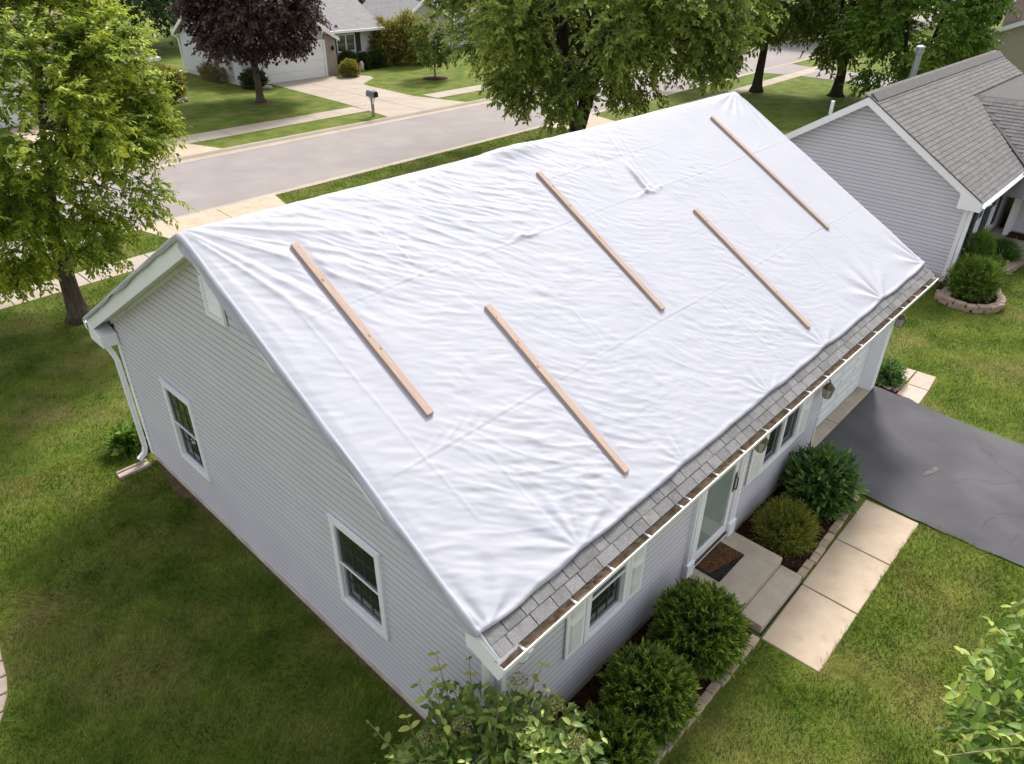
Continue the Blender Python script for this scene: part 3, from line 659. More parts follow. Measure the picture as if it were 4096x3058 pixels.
# ================================================================== THE TARP
pn = Perlin(11); pn2 = Perlin(23)
def tarp_height(x, s):
    """height of the cloth off the roof surface: creases, seams, puckers, pulled folds"""
    h = np.full_like(x, 0.026)
    wx = x+0.25*pn(x*.6, s*.6); ws = s+0.25*pn2(x*.6+5, s*.6+2)
    calm = np.clip(1.15-np.clip((x-6.2)/3.0, 0, 1)*0.75, 0.3, 1.2)
    # broad billow
    h += 0.007*pn.fbm(wx*.9, ws*.9, 2)
    # long shallow creases, nearly parallel to the ridge, leaning downhill to the right
    def streak(ang, fx, fs, seed, oct=3):
        c, sn = math.cos(ang), math.sin(ang)
        a = wx*c+ws*sn; b = -wx*sn+ws*c
        return pn2.fbm(a*fx+seed, b*fs-seed, oct)
    zone = lambda cx, cs, rx_, rs_: np.exp(-((x-cx)/rx_)**2-((s-cs)/rs_)**2)
    m1 = np.clip(zone(2.2, .9, 2.2, .9)+zone(1.3, 4.2, 1.6, .9)+.55*zone(4.6, .5, 1.6, .6)+.5*zone(5.5, 4.3, 2.6, .7)+.35*zone(3.2, 2.6, 2.0, .8), 0, 1.1)
    r1 = streak(0.62, .8, 4.6, 3.1, 2); h += m1*(0.010*np.clip(1-np.abs(r1)*3.2, 0, 1)**1.5+.005*r1)
    r6 = streak(0.80, .9, 6.5, 61.0, 2); h += m1*0.007*np.clip(1-np.abs(r6)*3.5, 0, 1)**1.5
    r2 = streak(0.48, 1.3, 8.0, 8.7); h += calm*(0.10+m1)*0.0048*r2
    r3 = streak(-0.25, 1.6, 8.0, 15.2); h += calm*zone(3.6, 4.0, 3.5, 1.1)*0.003*r3
    r4 = streak(1.25, 1.0, 6.5, 29.0); h += 0.007*calm*np.clip(pn.fbm(x*.8+40, s*.8, 2)*2, 0, 1)*r4
    r5 = streak(0.4, 2.0, 14.0, 44.0, 2); h += calm*0.0025*r5
    # short sharp crumples in patches
    for sd_, an_, fa, fb, am in ((3.3, .60, 2.6, 15.0, .0050), (9.1, .42, 3.6, 23.0, .0036), (17.7, .75, 4.0, 19.0, .0022), (27.0, 1.35, 3.0, 15.0, .0018)):
        c_, s_ = math.cos(an_), math.sin(an_); a_ = (wx*c_+ws*s_)*fa+sd_; b_ = (-wx*s_+ws*c_)*fb-sd_
        q_ = pn.fbm(a_*.5, b_*.5, 2); rid = 1-np.abs(q_)*2.2
        msk = np.clip(pn2.fbm(x*.75+sd_, s*1.1-sd_, 2)*3.0-.05, 0, 1)*np.clip(calm, .25, 1)
        h += msk*am*np.clip(rid, -1, 1)
    # folds pulled out of the near ridge corner
    dx, ds = x+OR+.05, s+.10; r = np.hypot(dx, ds); a = np.arctan2(ds, dx)
    rad = np.exp(-(np.sin(a*8.5+.8*pn(a*3, r*.7)+.3)/.38)**2)+.6*np.exp(-(np.sin(a*15.5+1.0*pn2(a*4, r*.6))/.35)**2)+.25*np.sin(a*17)
    h += 0.022*np.exp(-((r-1.0)/1.15)**2)*np.clip((a-.12)*3, 0, 1)*np.clip((1.45-a)*4, 0, 1)*rad
    # folds pulled from each nail along the lower edge and from the lower corner
    for nx, ns, amp, reach, nf in ((1.10, 5.03, .008, .85, 12), (-.2, 5.05, .013, .55, 9), (2.99, 5.05, .004, .5, 12), (5.05, 5.07, .005, .45, 13), (6.85, 5.05, .006, .6, 11), (9.14, 5.04, .013, .75, 9), (XF-.02, 0.02, .008, 1.0, 26), (XF-.05, 5.0, .010, .8, 11)):
        dx, ds = x-nx, s-ns; r = np.hypot(dx, ds); a = np.arctan2(ds, dx)
        h += amp*np.exp(-((r-reach*.55)/(reach*.55))**2)*np.sin(a*nf+1.8*pn(a*2+nx, r*1.2))*np.clip(r/.12, 0, 1)
    # straight creases and lapped seams of the sheet
    for s0, x0, x1, amp in ((1.52, .2, 12, 1.0), (3.43, -.2, 12, 1.0), (.72, 4.4, 8.2, .6), (.16, .6, 4.0, .6), (2.45, 3.0, 8.0, .35), (4.25, 2.0, 9.5, .35)):
        ss = s-s0-.03*pn(x*.5+s0, x*0+s0)-.012*np.sin(x*1.3+s0*2)
        win = np.clip((x-x0)*3, 0, 1)*np.clip((x1-x)*3, 0, 1)*amp*(.55+.9*np.clip(pn2(x*1.1, x*0+s0*3)+.3, 0, 1))
        h += win*(0.0045*np.exp(-(ss/.011)**2)-.003*np.exp(-((ss-.028)/.016)**2))
        h += win*.010*np.exp(-((ss+.07)/.11)**2)*pn.fbm(x*7.5+2.5*ss*7, ss*3.2+s0*7, 2)*np.clip(pn2(x*.9+s0, s0+x*0)*2.4+.15, 0, 1)
    for x0, s0, s1 in ((.22, 1.2, 4.4), (.95, 3.6, 4.9), (1.75, .3, 1.5), (3.3, 2.6, 3.4), (4.9, .9, 1.7), (5.7, 3.4, 4.9), (7.9, 1.0, 3.2), (8.5, 3.5, 4.9), (9.9, 3.3, 4.6)):
        xx = x-x0-.06*(s-s0); win = np.clip((s-s0)*4, 0, 1)*np.clip((s1-s)*4, 0, 1)
        h += win*.006*np.exp(-(xx/.012)**2)
    # bunched cloth on the upper seam, with the drape fold above the second bunch
    for bx, bs, wd, am in ((3.62, 1.50, .26, .028), (6.45, 1.53, .32, .034)):
        e = np.exp(-((x-bx)/wd)**2); c = s-bs-.02*np.sin((x-bx)*14)
        h += e*am*np.exp(-(c/.038)**2)*(.75+.9*pn.fbm(x*6, s*9, 2))+e*.010*np.exp(-((c+.10)/.05)**2)*(.6+1.2*pn2(x*8, s*3))
    fx = x-(6.52-.22*(s-.9)); win = np.clip((s-.75)*2.2, 0, 1)*np.clip((1.55-s)*9, 0, 1)
    h += win*.050*np.exp(-(fx/.045)**2)+win*.014*np.exp(-((fx-.16)/.05)**2)
    for k, (x0, am) in enumerate(((6.75, .012), (7.0, .010), (6.2, .008))):
        fx = x-(x0-.3*(s-.3)); h += np.clip((s-.1)*3, 0, 1)*np.clip((1.3-s)*3, 0, 1)*am*np.exp(-(fx/.03)**2)
    # pouch on the ridge
    h += .05*np.exp(-((x-4.7)/.55)**2)*np.exp(-((s-.05)/.14)**2)
    # the battens press the cloth flat
    for bx, b0, b1 in ((.70, .58, 3.06), (2.24, 2.2, 4.7), (4.67, .58, 3.3), (6.92, 2.12, 4.66), (9.67, .48, 3.5)):
        e = np.exp(-((x-bx)/.11)**4)*np.clip((s-b0+.1)*8, 0, 1)*np.clip((b1+.1-s)*8, 0, 1); h = h*(1-e)+.024*e
    return np.maximum(h, 0.012)
xs_main = np.linspace(-OR-.02, XF+.012, 560)
tt = np.linspace(1, 0, 20)                       # hem over the near rake
vfront = np.linspace(0.0, 1.0, 270); vrear = np.linspace(-5.26, -0.02, 60)
NX = len(tt)+len(xs_main)+4
sb0 = SLEN-.232
def lower_edge(x):
    nails = [-OR-.02, 1.10, 2.99, 5.05, 6.85, 9.14, XF+.02]
    out = np.zeros_like(x)
    for a, b, d in zip(nails[:-1], nails[1:], (.045, .03, .02, .03, .045, .05)):
        mk = (x >= a) & (x <= b); q = np.clip((x-a)/(b-a), 0, 1); out = np.where(mk, d*np.sin(np.pi*q)*(.8+.3*np.sin(q*9)), out)
    return sb0-.012+out+.008*pn(x*3, x*0)
Sgrid = []; 
Xc = np.concatenate([np.full(len(tt), xs_main[0]), xs_main, np.full(4, xs_main[-1])])
hem = np.concatenate([tt, np.zeros(len(xs_main)), -np.linspace(.25, 1, 4)])
le = lower_edge(Xc)
S2 = np.concatenate([np.repeat(vrear[:, None], NX, 1), vfront[:, None]**0.98*le[None, :]], 0)
X2 = np.repeat(Xc[None, :], S2.shape[0], 0); H2 = np.repeat(hem[None, :], S2.shape[0], 0)
hh = np.where(S2 >= 0, tarp_height(X2, np.maximum(S2, 0)), 0.022+.012*pn.fbm(X2*1.1, S2*1.1, 3))
hh += .035*np.exp(-(S2/.10)**2)*(0.0)              # softened by the ridge cap below
le2 = le[None, :]-S2; hh += np.where(S2 > 0, .008*np.exp(-((le2-.035)/.022)**2)*(.7+.8*pn(X2*1.7, X2*0+2)), 0); hh = np.where(le2 < .012, hh*.35, hh)
edge_soft = np.clip((X2-xs_main[0])/.10, 0, 1); hh = hh*(.55+.45*edge_soft)
as_ = np.sqrt(S2**2+.05**2)-.05                    # rounded ridge
Y = W_/2-S2/SL; Zt = ZR+.006-as_/SL*PT
sg2 = S2/np.sqrt(S2**2+.05**2)
Yp = Y-sg2*hh*PT/SL; Zp = Zt+hh/SL; Xp = X2.copy()
# hem: rolls over the edge then hangs
front = S2 >= 0
hl = np.where(front, .195+.03*pn(S2*1.2+3, S2*0+1)+.02*pn(S2*4, S2*0+9), np.clip(.095+.045*pn(S2*1.4+7, S2*0+4)+.02*pn(S2*5, S2*0), .05, .2))
hl = np.where(front, hl*np.clip((le[None, :]-S2)/.35+.55, .55, 1), hl)
tq = np.clip(H2, 0, 1)*hl; rr_ = .032
ang = np.minimum(tq/rr_, np.pi/2*.98)
dz = rr_*(1-np.cos(ang))+np.maximum(tq-rr_*np.pi/2, 0)
dxo = rr_*np.sin(ang)+np.where(front, 1, .5)*np.clip(tq/.08, 0, 1)*(.026*pn.fbm(S2*1.7+2, tq*7+S2*0, 3)+.020*np.sin(tq*34+4*pn(S2*.8, S2*0))*np.clip(tq/.08, 0, 1))
mneg = H2 > 0
Xp = np.where(mneg, Xp-np.maximum(dxo, .004*np.clip(tq/.02, 0, 1)), Xp); Zp = np.where(mneg, Zp-dz, Zp)
tf = np.clip(-H2, 0, 1)*.05; Xp = np.where(H2 < 0, Xp+.012*np.clip(-H2*2, 0, 1), Xp); Zp = np.where(H2 < 0, Zp-tf, Zp)
ny_, nx_ = S2.shape
idx = np.arange(ny_*nx_).reshape(ny_, nx_)
F = np.stack([idx[:-1, :-1], idx[1:, :-1], idx[1:, 1:], idx[:-1, 1:]], -1).reshape(-1, 4)
tarp = nmesh('roof_tarp', np.stack([Xp, Yp, Zp], -1), F, 'm_tarp', smooth=True)
setp(tarp, 'wrinkled white tarp stretched over the roof of the grey house', 'tarp')
hl_ = MB().lathe((0, 0, 0), [(.004, 0), (.012, .001), (.012, .004), (.004, .006)], 8)
def nail(x, s, nm='nail'):
    o = obj(nm, hl_, 'm_dark', tarp); o.location = Vector(roof_p(x, s, .03)); o.rotation_euler = (rx, 0, 0)
for x in (1.10, 2.95, 3.9, 5.05, 5.4, 6.85, 9.14): nail(x, sb0-.04)
# ---- the five battens holding the tarp
def batten(x, s0, s1, label, dxs=0.0):
    p0 = Vector(roof_p(x, s0)); p1 = Vector(roof_p(x+dxs, s1)); d = (p1-p0); ln = d.length; d.normalize()
    up = Vector((0, -PT, 1)).normalized(); sd = d.cross(up).normalized(); up = sd.cross(d)
    c = (p0+p1)/2+up*(.034+.028)
    m4 = Matrix((sd, d, up)).transposed().to_4x4(); m4.translation = c
    mb = MB().box(-.045, .045, -ln/2, ln/2, -.029, .029)
    me = bpy.data.meshes.new('timber_batten'); me.from_pydata(mb.v, [], mb.f); bm = bmesh.new(); bm.from_mesh(me)
    bmesh.ops.bevel(bm, geom=list(bm.edges), offset=.004, segments=2, affect='EDGES'); bm.to_mesh(me); bm.free()
    o = link('timber_batten', me, 'm_wood'); o.matrix_world = m4
    setp(o, label, 'batten', 'timber battens laid down the tarped roof')
    rr2 = random.Random(int(x*10)+3)
    for k in range(3):
        yy = rr2.uniform(-ln*.46, ln*.46); xx = rr2.uniform(-.025, .025); a = rr2.uniform(.008, .014)
        pts = [(xx+a*math.cos(t)*.8, yy+a*1.7*math.sin(t), .0296) for t in np.linspace(0, 2*math.pi, 9)[:-1]]
        kb = MB().sheet(pts); mk = bpy.data.meshes.new('knot'); mk.from_pydata(kb.v, [], kb.f); link('knot', mk, 'm_knot', o)
    for yy in (-ln*.47, ln*.47, 0):
        kb = MB().lathe((rr2.uniform(-.02, .02), yy, .0285), [(.006, 0), (.006, .002), (.002, .003)], 6); mk = bpy.data.meshes.new('screw'); mk.from_pydata(kb.v, [], kb.f); link('screw', mk, 'm_sash', o)
    return o
batten(.70, .58, 3.06, 'timber batten nearest the gable vent, lying high on the white tarp')
batten(2.26, 2.20, 4.70, 'timber batten above the single shuttered window, reaching low down the white tarp', -.06)
batten(4.72, .58, 3.30, 'timber batten starting high at the middle of the white tarp', -.10)
batten(6.97, 2.12, 4.66, 'timber batten lying low on the tarp above the double front window', -.10)
batten(9.71, .48, 3.50, 'timber batten nearest the far end of the tarp beside the neighbour house', -.08)

# ================================================================== STEPS, WALK, BEDS AT THE FRONT
st = thing('front_steps', 'beige concrete front steps below the white front door', 'steps', (4.6, -.6, 0))
obj('landing', MB().box(3.92, 5.21, -.88, -.003, 0, .30), 'm_conc_grey', st, .012, bseg=2)
obj('step', MB().box(3.97, 5.22, -1.21, -.885, 0, .15), 'm_conc_grey', st, .012, bseg=2)
obj('stair_joint', MB().box(3.95, 5.24, -1.235, -1.213, -.02, .012), 'm_dark', st)
t = thing('doormat', 'brown and black speckled doormat on the landing at the front door', 'doormat', (4.49, -.23, .30))
# rubber base with coir pile built from small tufts
obj('base', MB().box(4.13, 4.86, -.45, -.02, .3005, .308), 'm_mat_dark', t, .002)
rg = np.random.default_rng(4); n = 2600
cx = rg.uniform(4.14, 4.85, n); cy = rg.uniform(-.44, -.03, n); a = rg.uniform(0, 6.28, n); r_ = rg.uniform(.008, .018, n)
def chips(cx, cy, z, a, r_, hgt, asp=.5):
    d = np.stack([np.cos(a), np.sin(a)], 1); s_ = np.stack([-np.sin(a), np.cos(a)], 1)*asp
    q = [np.concatenate([np.stack([cx, cy], 1)+(d*sx+s_*sy)*r_[:, None], z[:, None]+hz[:, None]], 1) for sx, sy, hz in ((-1, -1, hgt*0), (1, -1, hgt), (1, 1, hgt*.6), (-1, 1, hgt*.9))]
    V = np.stack(q, 1).reshape(-1, 3); F = np.arange(len(V)).reshape(-1, 4); return V, F
V, F = chips(cx, cy, np.full(n, .309), a, r_, rg.uniform(0, .012, n))
darkz = (cy < -.30-.25*(cx-4.3)) | (cx < 4.17) | (cy > -.05)
for nm, m, sel in (('coir_pile', 'm_mat', ~darkz), ('dark_border', 'm_mat_dark', darkz)):
    Vs = V.reshape(-1, 4, 3)[sel].reshape(-1, 3); o = nmesh(nm, Vs, np.arange(len(Vs)).reshape(-1, 4), m, t); o['kind'] = 'stuff'
wk = [[(6.50, -2.04), (7.765, -2.05), (7.765, -1.20), (6.50, -1.215)], [(5.225, -2.04), (6.485, -2.04), (6.485, -1.215), (5.225, -1.24)], [(3.93, -2.05), (5.21, -2.04), (5.21, -1.24), (3.91, -1.26)]]
slabs('front_walk', wk, 'm_conc', z=-.004, th=.07, bev=.01)
# mulch beds
def bed(name, poly, z=.03, n=900, seed=1, bump=.03):
    """mulched ground with loose bark chips"""
    o = struct(name, (poly[0][0], poly[0][1], 0))
    obj('mulch', MB().sheet(poly, z), 'm_mulch', o)
    rg = np.random.default_rng(seed); P = np.array(poly)[:, :2]; lo, hi = P.min(0), P.max(0)
    pts = rg.uniform(lo, hi, (n*2, 2)); pts = pts[inpoly(pts, P)][:n]; k = len(pts)
    V, F = chips(pts[:, 0], pts[:, 1], np.full(k, z+.002), rg.uniform(0, 6.28, k), rg.uniform(.012, .035, k), rg.uniform(.003, .03, k), .32)
    c = nmesh('bark_chips', V, F, 'm_chip', o, tint=np.repeat(np.where(rg.random(k) < .06, 1.0, rg.random(k)*.75), 4)); c['kind'] = 'stuff'
    return o
def inpoly(pts, P):
    x, y = pts[:, 0], pts[:, 1]; ins = np.zeros(len(pts), bool); n = len(P); j = n-1
    for i in range(n):
        xi, yi = P[i]; xj, yj = P[j]
        c = ((yi > y) != (yj > y)) & (x < (xj-xi)*(y-yi)/(yj-yi+1e-12)+xi); ins ^= c; j = i
    return ins
bed('mulch_bed', [(5.22, .0), (5.22, -1.13), (6.6, -1.09), (7.72, -1.04), (7.82, -.9), (7.95, 0.0)], .045, 1500, 3)
bed('mulch_bed', [(-.35, .0), (-.30, -1.6), (.9, -1.55), (1.5, -1.14), (3.0, -1.15), (3.9, -1.12), (3.92, 0.0)], .045, 1500, 4)
# ground strip of bare soil along the gable wall
sp = [(0.0, -.3), (0.0, W_+.1)]
yy = np.linspace(8.5, -.4, 40); sx_ = -.03-.42*np.clip(pn(yy*.75+2, yy*0+3.3)-.02, 0, 1)-.05*pn(yy*4, yy*0)
soil = MB().sheet([(0.01, -.4), (0.01, 8.5)]+[(float(a), float(b)) for a, b in zip(sx_, yy)], .006)
setp(obj('bare_soil', soil, 'm_soil'), kind='structure')
# brick edging
def brick_run(name, label, path, bl, bw, bh, m, z=0.0, courses=1, gap=.008, seed=0, jit=.012, piece='edging_brick'):
    rr = random.Random(seed); t = thing(name, label, 'edging', (path[0][0], path[0][1], 0))
    P = [Vector((a[0], a[1], 0)) for a in path]; seg = [(b-a).length for a, b in zip(P[:-1], P[1:])]; tot = sum(seg)
    def at(d):
        for i, s in enumerate(seg):
            if d <= s or i == len(seg)-1: return P[i]+(P[i+1]-P[i])*(d/s), (P[i+1]-P[i]).normalized()
            d -= s
    proto = None
    for c in range(courses):
        d = bl/2+(bl/2 if c % 2 else 0)
        while d < tot-bl*.3:
            q, dr_ = at(d); an = math.atan2(dr_.y, dr_.x)
            if proto is None:
                me = bpy.data.meshes.new(piece); mb = MB().box(-bl/2+gap/2, bl/2-gap/2, -bw/2, bw/2, 0, bh); me.from_pydata(mb.v, [], mb.f)
                bm = bmesh.new(); bm.from_mesh(me); bmesh.ops.bevel(bm, geom=list(bm.edges), offset=.008, segments=1, affect='EDGES'); bm.to_mesh(me); bm.free(); me.materials.append(MATS[m]); proto = me
            o = bpy.data.objects.new(piece, proto); COL.objects.link(o); o.parent = t
            o.location = (q.x-path[0][0]+rr.uniform(-jit, jit), q.y-path[0][1]+rr.uniform(-jit, jit), z+c*bh+rr.uniform(-.006, .006)); o.rotation_euler = (rr.uniform(-.03, .03), rr.uniform(-.03, .03), an+rr.uniform(-.05, .05))
            d += bl
    return t
brick_run('brick_edging', 'straight row of tan edging bricks between mulch bed and front walk', [(5.30, -1.165), (6.2, -1.13), (7.0, -1.10), (7.66, -1.06), (7.80, -.98)], .20, .11, .075, 'm_brick_edge', seed=1)
brick_run('brick_edging', 'row of tan edging bricks around the round clipped bushes', [(.2, -1.75), (.9, -1.55), (1.46, -1.18), (1.9, -1.19), (2.6, -1.19), (3.2, -1.21), (3.85, -1.2)], .20, .11, .075, 'm_brick_edge', seed=2)
# pavers at the far garage corner
pv = struct('paver_patch', (12.0, -.5, 0))
for q in ([(11.52, -.86), (11.56, -.40), (12.12, -.40), (12.14, -.84)], [(12.16, -.84), (12.14, -.42), (12.84, -.40), (12.86, -.78)], [(11.62, -.38), (12.18, -.38), (12.2, -.1), (11.66, -.06)], [(12.22, -.38), (12.84, -.38), (12.8, -.06), (12.24, -.1)], [(11.46, -.86), (11.42, -.48), (11.50, -.46), (11.54, -.86)]):
    obj('paver', MB().prism([(a, b, -.02) for a, b in q], (0, 0, .05)), 'm_paver', pv, .008)
bed('mulch_bed', [(11.2, -.02), (11.3, -.42), (11.7, -.40), (12.1, -.12), (12.0, .3), (11.2, .3)], .02, 200, 9)
brick_run('brick_edging', 'short concrete edging beside the driveway at the garage corner', [(11.36, .0), (11.40, -.45)], .22, .10, .07, 'm_brick_edge', seed=3)
# curved stone path at the left edge
lp = struct('stone_path', (-3.6, 5.2, 0))
arc = [(-3.16, 5.95), (-3.20, 5.66), (-3.235, 5.38), (-3.30, 5.10), (-3.42, 4.85), (-3.56, 4.60), (-3.75, 4.35)]
for (a, b) in zip(arc[:-1], arc[1:]):
    q = [(a[0]-.55, a[1]+.10), (b[0]-.55, b[1]+.12), (b[0], b[1]+.012), (a[0], a[1]-.012)]
    obj('paver', MB().prism([(u, v, -.02) for u, v in q], (0, 0, .045)), 'm_paver', lp, .01)
# splash block and slab under the rear downspout
t = thing('splash_block', 'pale concrete splash block under the rear downspout', 'splash block', (-.4, 8.36, 0))
obj('trough', MB().box(-.66, -.13, 8.27, 8.45, 0, .03), 'm_paver', t, .004)
for a in (8.255, 8.43): obj('rim', MB().box(-.66, -.13, a, a+.03, 0, .065), 'm_paver', t, .006)
t = thing('timber_offcut', 'short weathered timber lying behind the splash block', 'timber', (-.15, 8.8, 0))
obj('plank', MB().prism([(-.22, 8.62, 0), (-.05, 8.60, 0), (-.06, 9.0, 0), (-.14, 9.0, 0)], (0, 0, .05)), 'm_wood', t, .005)
o = obj('stone', MB().lathe((-.24, 9.16, -.05), [(.10, 0), (.20, .06), (.19, .15), (.10, .21), (.03, .22)], 9), 'm_paver', None, smooth=True)
setp(o, 'pale rounded stone beside the leafy plant at the rear gable corner', 'stone')

# ================================================================== NEIGHBOUR HOUSE (right)
nb = thing('neighbour_house', 'grey sided neighbour house with brown grey shingle roof on the right', 'house', (18.5, .7, 0))
NX0, NX1, NYF, NYB, NRY, NRZ, NEZ = 18.5, 31.0, .70, 6.9, 3.80, 4.48, 2.36
NP = (NRZ-NEZ)/(NRY-.42); NSL = math.hypot(1, NP)
nzt = lambda y: NRZ-.15-abs(y-NRY)*NP
ngw = obj('gable_wall', MB().prism([(NX0+.05, NYF+.03, .2), (NX0+.05, NYB, .2), (NX0+.05, NYB, nzt(NYB)), (NX0+.05, NRY, nzt(NRY)), (NX0+.05, NYF+.03, nzt(NYF))], (.05, 0, 0)), 'm_siding_nb', nb)
nfw = obj('front_wall', MB().box(NX0+.1, 24.2, NYF+.05, NYF+.10, .2, nzt(NYF)), 'm_siding_nb', nb)
obj('rear_wall', MB().box(NX0+.1, NX1, NYB-.1, NYB-.03, .2, nzt(NYB)), 'm_siding_nb', nb)
obj('end_wall', MB().prism([(NX1-.1, NYF, .2), (NX1-.1, NYB, .2), (NX1-.1, NYB, nzt(NYB)), (NX1-.1, NRY, nzt(NRY)), (NX1-.1, NYF, nzt(NYF))], (.05, 0, 0)), 'm_siding_nb', nb)
obj('foundation', MB().box(NX0+.02, 24.2, NYF+.02, NYB, -.05, .22), 'm_foundation', nb)
z = .2; k = 0
while z < NRZ-.3:
    def rng(zz):
        if zz <= nzt(NYF): return NYF+.02, NYB
        hw = (NRZ-.15-zz)/NP; return NRY-hw, NRY+hw
    a0, a1 = rng(z); b0, b1 = rng(min(z+.102, NRZ-.17))
    lapboard(ngw, wedge('y', a0, a1, b0, b1, z, z+.102, -1, .018, .0, base=NX0+.045, strip_h=.026), 'm_siding_nb')
    if z < nzt(NYF)-.1:
        lapboard(nfw, wedge('x', NX0+.06, 24.15, NX0+.06, 24.15, z, z+.102, -1, .018, .0, base=NYF+.045, strip_h=.024), 'm_siding_nb')
    z += .102
obj('corner_post', MB().box(NX0-.0, NX0+.11, NYF-.0, NYF+.055, .18, 2.3).box(NX0-.0, NX0+.055, NYF+.056, NYF+.11, .18, 2.3), 'm_white', nb)
nroof = obj('roof', MB().prism([(NX0-.28, .44, NEZ-.02), (NX0-.28, NRY, NRZ-.02), (NX0-.28, NYB+.3, NRZ-.02-(NYB+.3-NRY)*NP), (NX0-.28, NYB+.3, NRZ-.14-(NYB+.3-NRY)*NP), (NX0-.28, NRY, NRZ-.14), (NX0-.28, .44, NEZ-.14)], (NX1-NX0+.5, 0, 0)), 'm_shingle_join', nb)
for y0, ze in ((.42, NEZ), (NYB+.32, NRZ-(NYB+.32-NRY)*NP)):
    obj('rake_board', MB().prism([(NX0-.32, y0, ze+.004), (NX0-.32, NRY, NRZ+.004), (NX0-.32, NRY, NRZ-.20), (NX0-.32, y0, ze-.20)], (.035, 0, 0)), 'm_white', nroof)
obj('drip_edge', MB().prism([(NX0-.335, .42, NEZ+.006), (NX0-.335, NRY, NRZ+.006), (NX0-.335, NRY, NRZ+.024), (NX0-.335, .42, NEZ+.024)], (.06, 0, 0)), 'm_dark', nroof)
obj('rake_soffit', MB().prism([(NX0-.28, NYF-.2, nzt(NYF-.2)-.02), (NX0-.28, NRY, nzt(NRY)-.02), (NX0-.28, NRY, nzt(NRY)-.005), (NX0-.28, NYF-.2, nzt(NYF-.2)-.005)], (.34, 0, 0)), 'm_white_dirty', nroof)
obj('eave_return', MB().prism([(NX0-.325, .40, 2.12), (NX0-.325, .95, 2.12), (NX0-.325, .95, 2.50), (NX0-.325, .40, NEZ-.02)], (.33, 0, 0)), 'm_white', nroof)
obj('eave_soffit', MB().box(NX0-.2, 26, .44, NYF+.1, 2.14, 2.16), 'm_white', nroof)
ng = MB(); pr = [(0, 0), (0, -.11), (.08, -.11), (.12, -.03), (.12, 0), (.112, 0), (.075, -.10), (.008, -.10), (.008, 0)]
for x in (NX0-.3, 23.4):
    for d, zz in pr: ng.v.append((x, .40-d, NEZ-.02+zz))
for i in range(len(pr)): ng.f.append((i, (i+1) % len(pr), len(pr)+(i+1) % len(pr), len(pr)+i))
obj('gutter', ng, 'm_white', nroof)
nrx = math.atan(NP)
def nroofp(x, s): return (x, NRY-s/NSL, NRZ-s/NSL*NP)
NS = (NRY-.40)*NSL
rs = random.Random(8); rowsN = int(NS/.143); cells = []
CGX, CGZ = 24.97, 3.86          # cross gable ridge meets the slope here
cgy = NRY-(NRZ-CGZ)/NP
for r_ in range(rowsN+1):
    s = NS+.01-r_*.143
    x = NX0-.31-(.15 if r_ % 2 else 0)
    while x < NX1+.2:
        xa, xb = max(x, NX0-.31), min(x+.305, NX1+.2); y = NRY-(s-.07)/NSL
        vx = CGX-(cgy-y)*0.93
        if xb-xa > .05 and (y > cgy or xb < vx+.12): cells.append((xa, xb, s))
        x += .305
camv = np.array([-3.13, -3.18, 8.0])
cells.sort(key=lambda c: (nroofp(c[0], c[2])[0]-camv[0])**2+(nroofp(c[0], c[2])[1]-camv[1])**2+(nroofp(c[0], c[2])[2]-camv[2])**2)
for xa, xb, s in cells[:290]:
    o = bpy.data.objects.new('shingle', shingle_mesh(round(xb-xa-.004, 3), .19, 'm_shingle_nb', .009)); COL.objects.link(o); o.parent = nroof
    px, py, pz = nroofp(xa, s); o.location = (px-18.5, py-.7, pz+.006+rs.random()*.003); o.rotation_euler = (nrx-.045, 0, 0)
V = []; F = []; T = []
def addshingle(P, ux, uy, up, wd, ln, th):
    b = len(V); P = Vector(P)
    for a, c, h in ((0, 0, 0), (wd, 0, 0), (wd, ln, 0), (0, ln, 0), (0, 0, th), (wd, 0, th), (wd, ln, .003), (0, ln, .003)): V.append(tuple(P+ux*a+uy*c+up*(h-.045*c)))
    for f in ((4, 5, 6, 7), (0, 1, 5, 4), (1, 2, 6, 5), (3, 0, 4, 7)): F.append(tuple(b+i for i in f))
    T.extend([rs.random()]*8)
ux, uy, up = Vector((1, 0, 0)), Vector((0, 1, NP)).normalized(), Vector((0, -NP, 1)).normalized()
for xa, xb, s in cells[290:]: addshingle(Vector(nroofp(xa, s))+up*(.006+rs.random()*.003), ux, uy, up, xb-xa-.004, .19, .009)
o = nmesh('shingle_field', V, F, 'm_shingle_join', nroof, tint=T); o['kind'] = 'stuff'
# ridge cap
rc = MB().prism([(NX0-.15, NRY-.20, NRZ-.20*NP+.04), (NX0-.15, NRY, NRZ+.085), (NX0-.15, NRY+.20, NRZ-.20*NP+.04), (NX0-.15, NRY+.20, NRZ-.20*NP), (NX0-.15, NRY, NRZ+.02), (NX0-.15, NRY-.20, NRZ-.20*NP)], (NX1-NX0+.3, 0, 0))
obj('ridge_vent', rc, 'm_shingle_join', nroof)
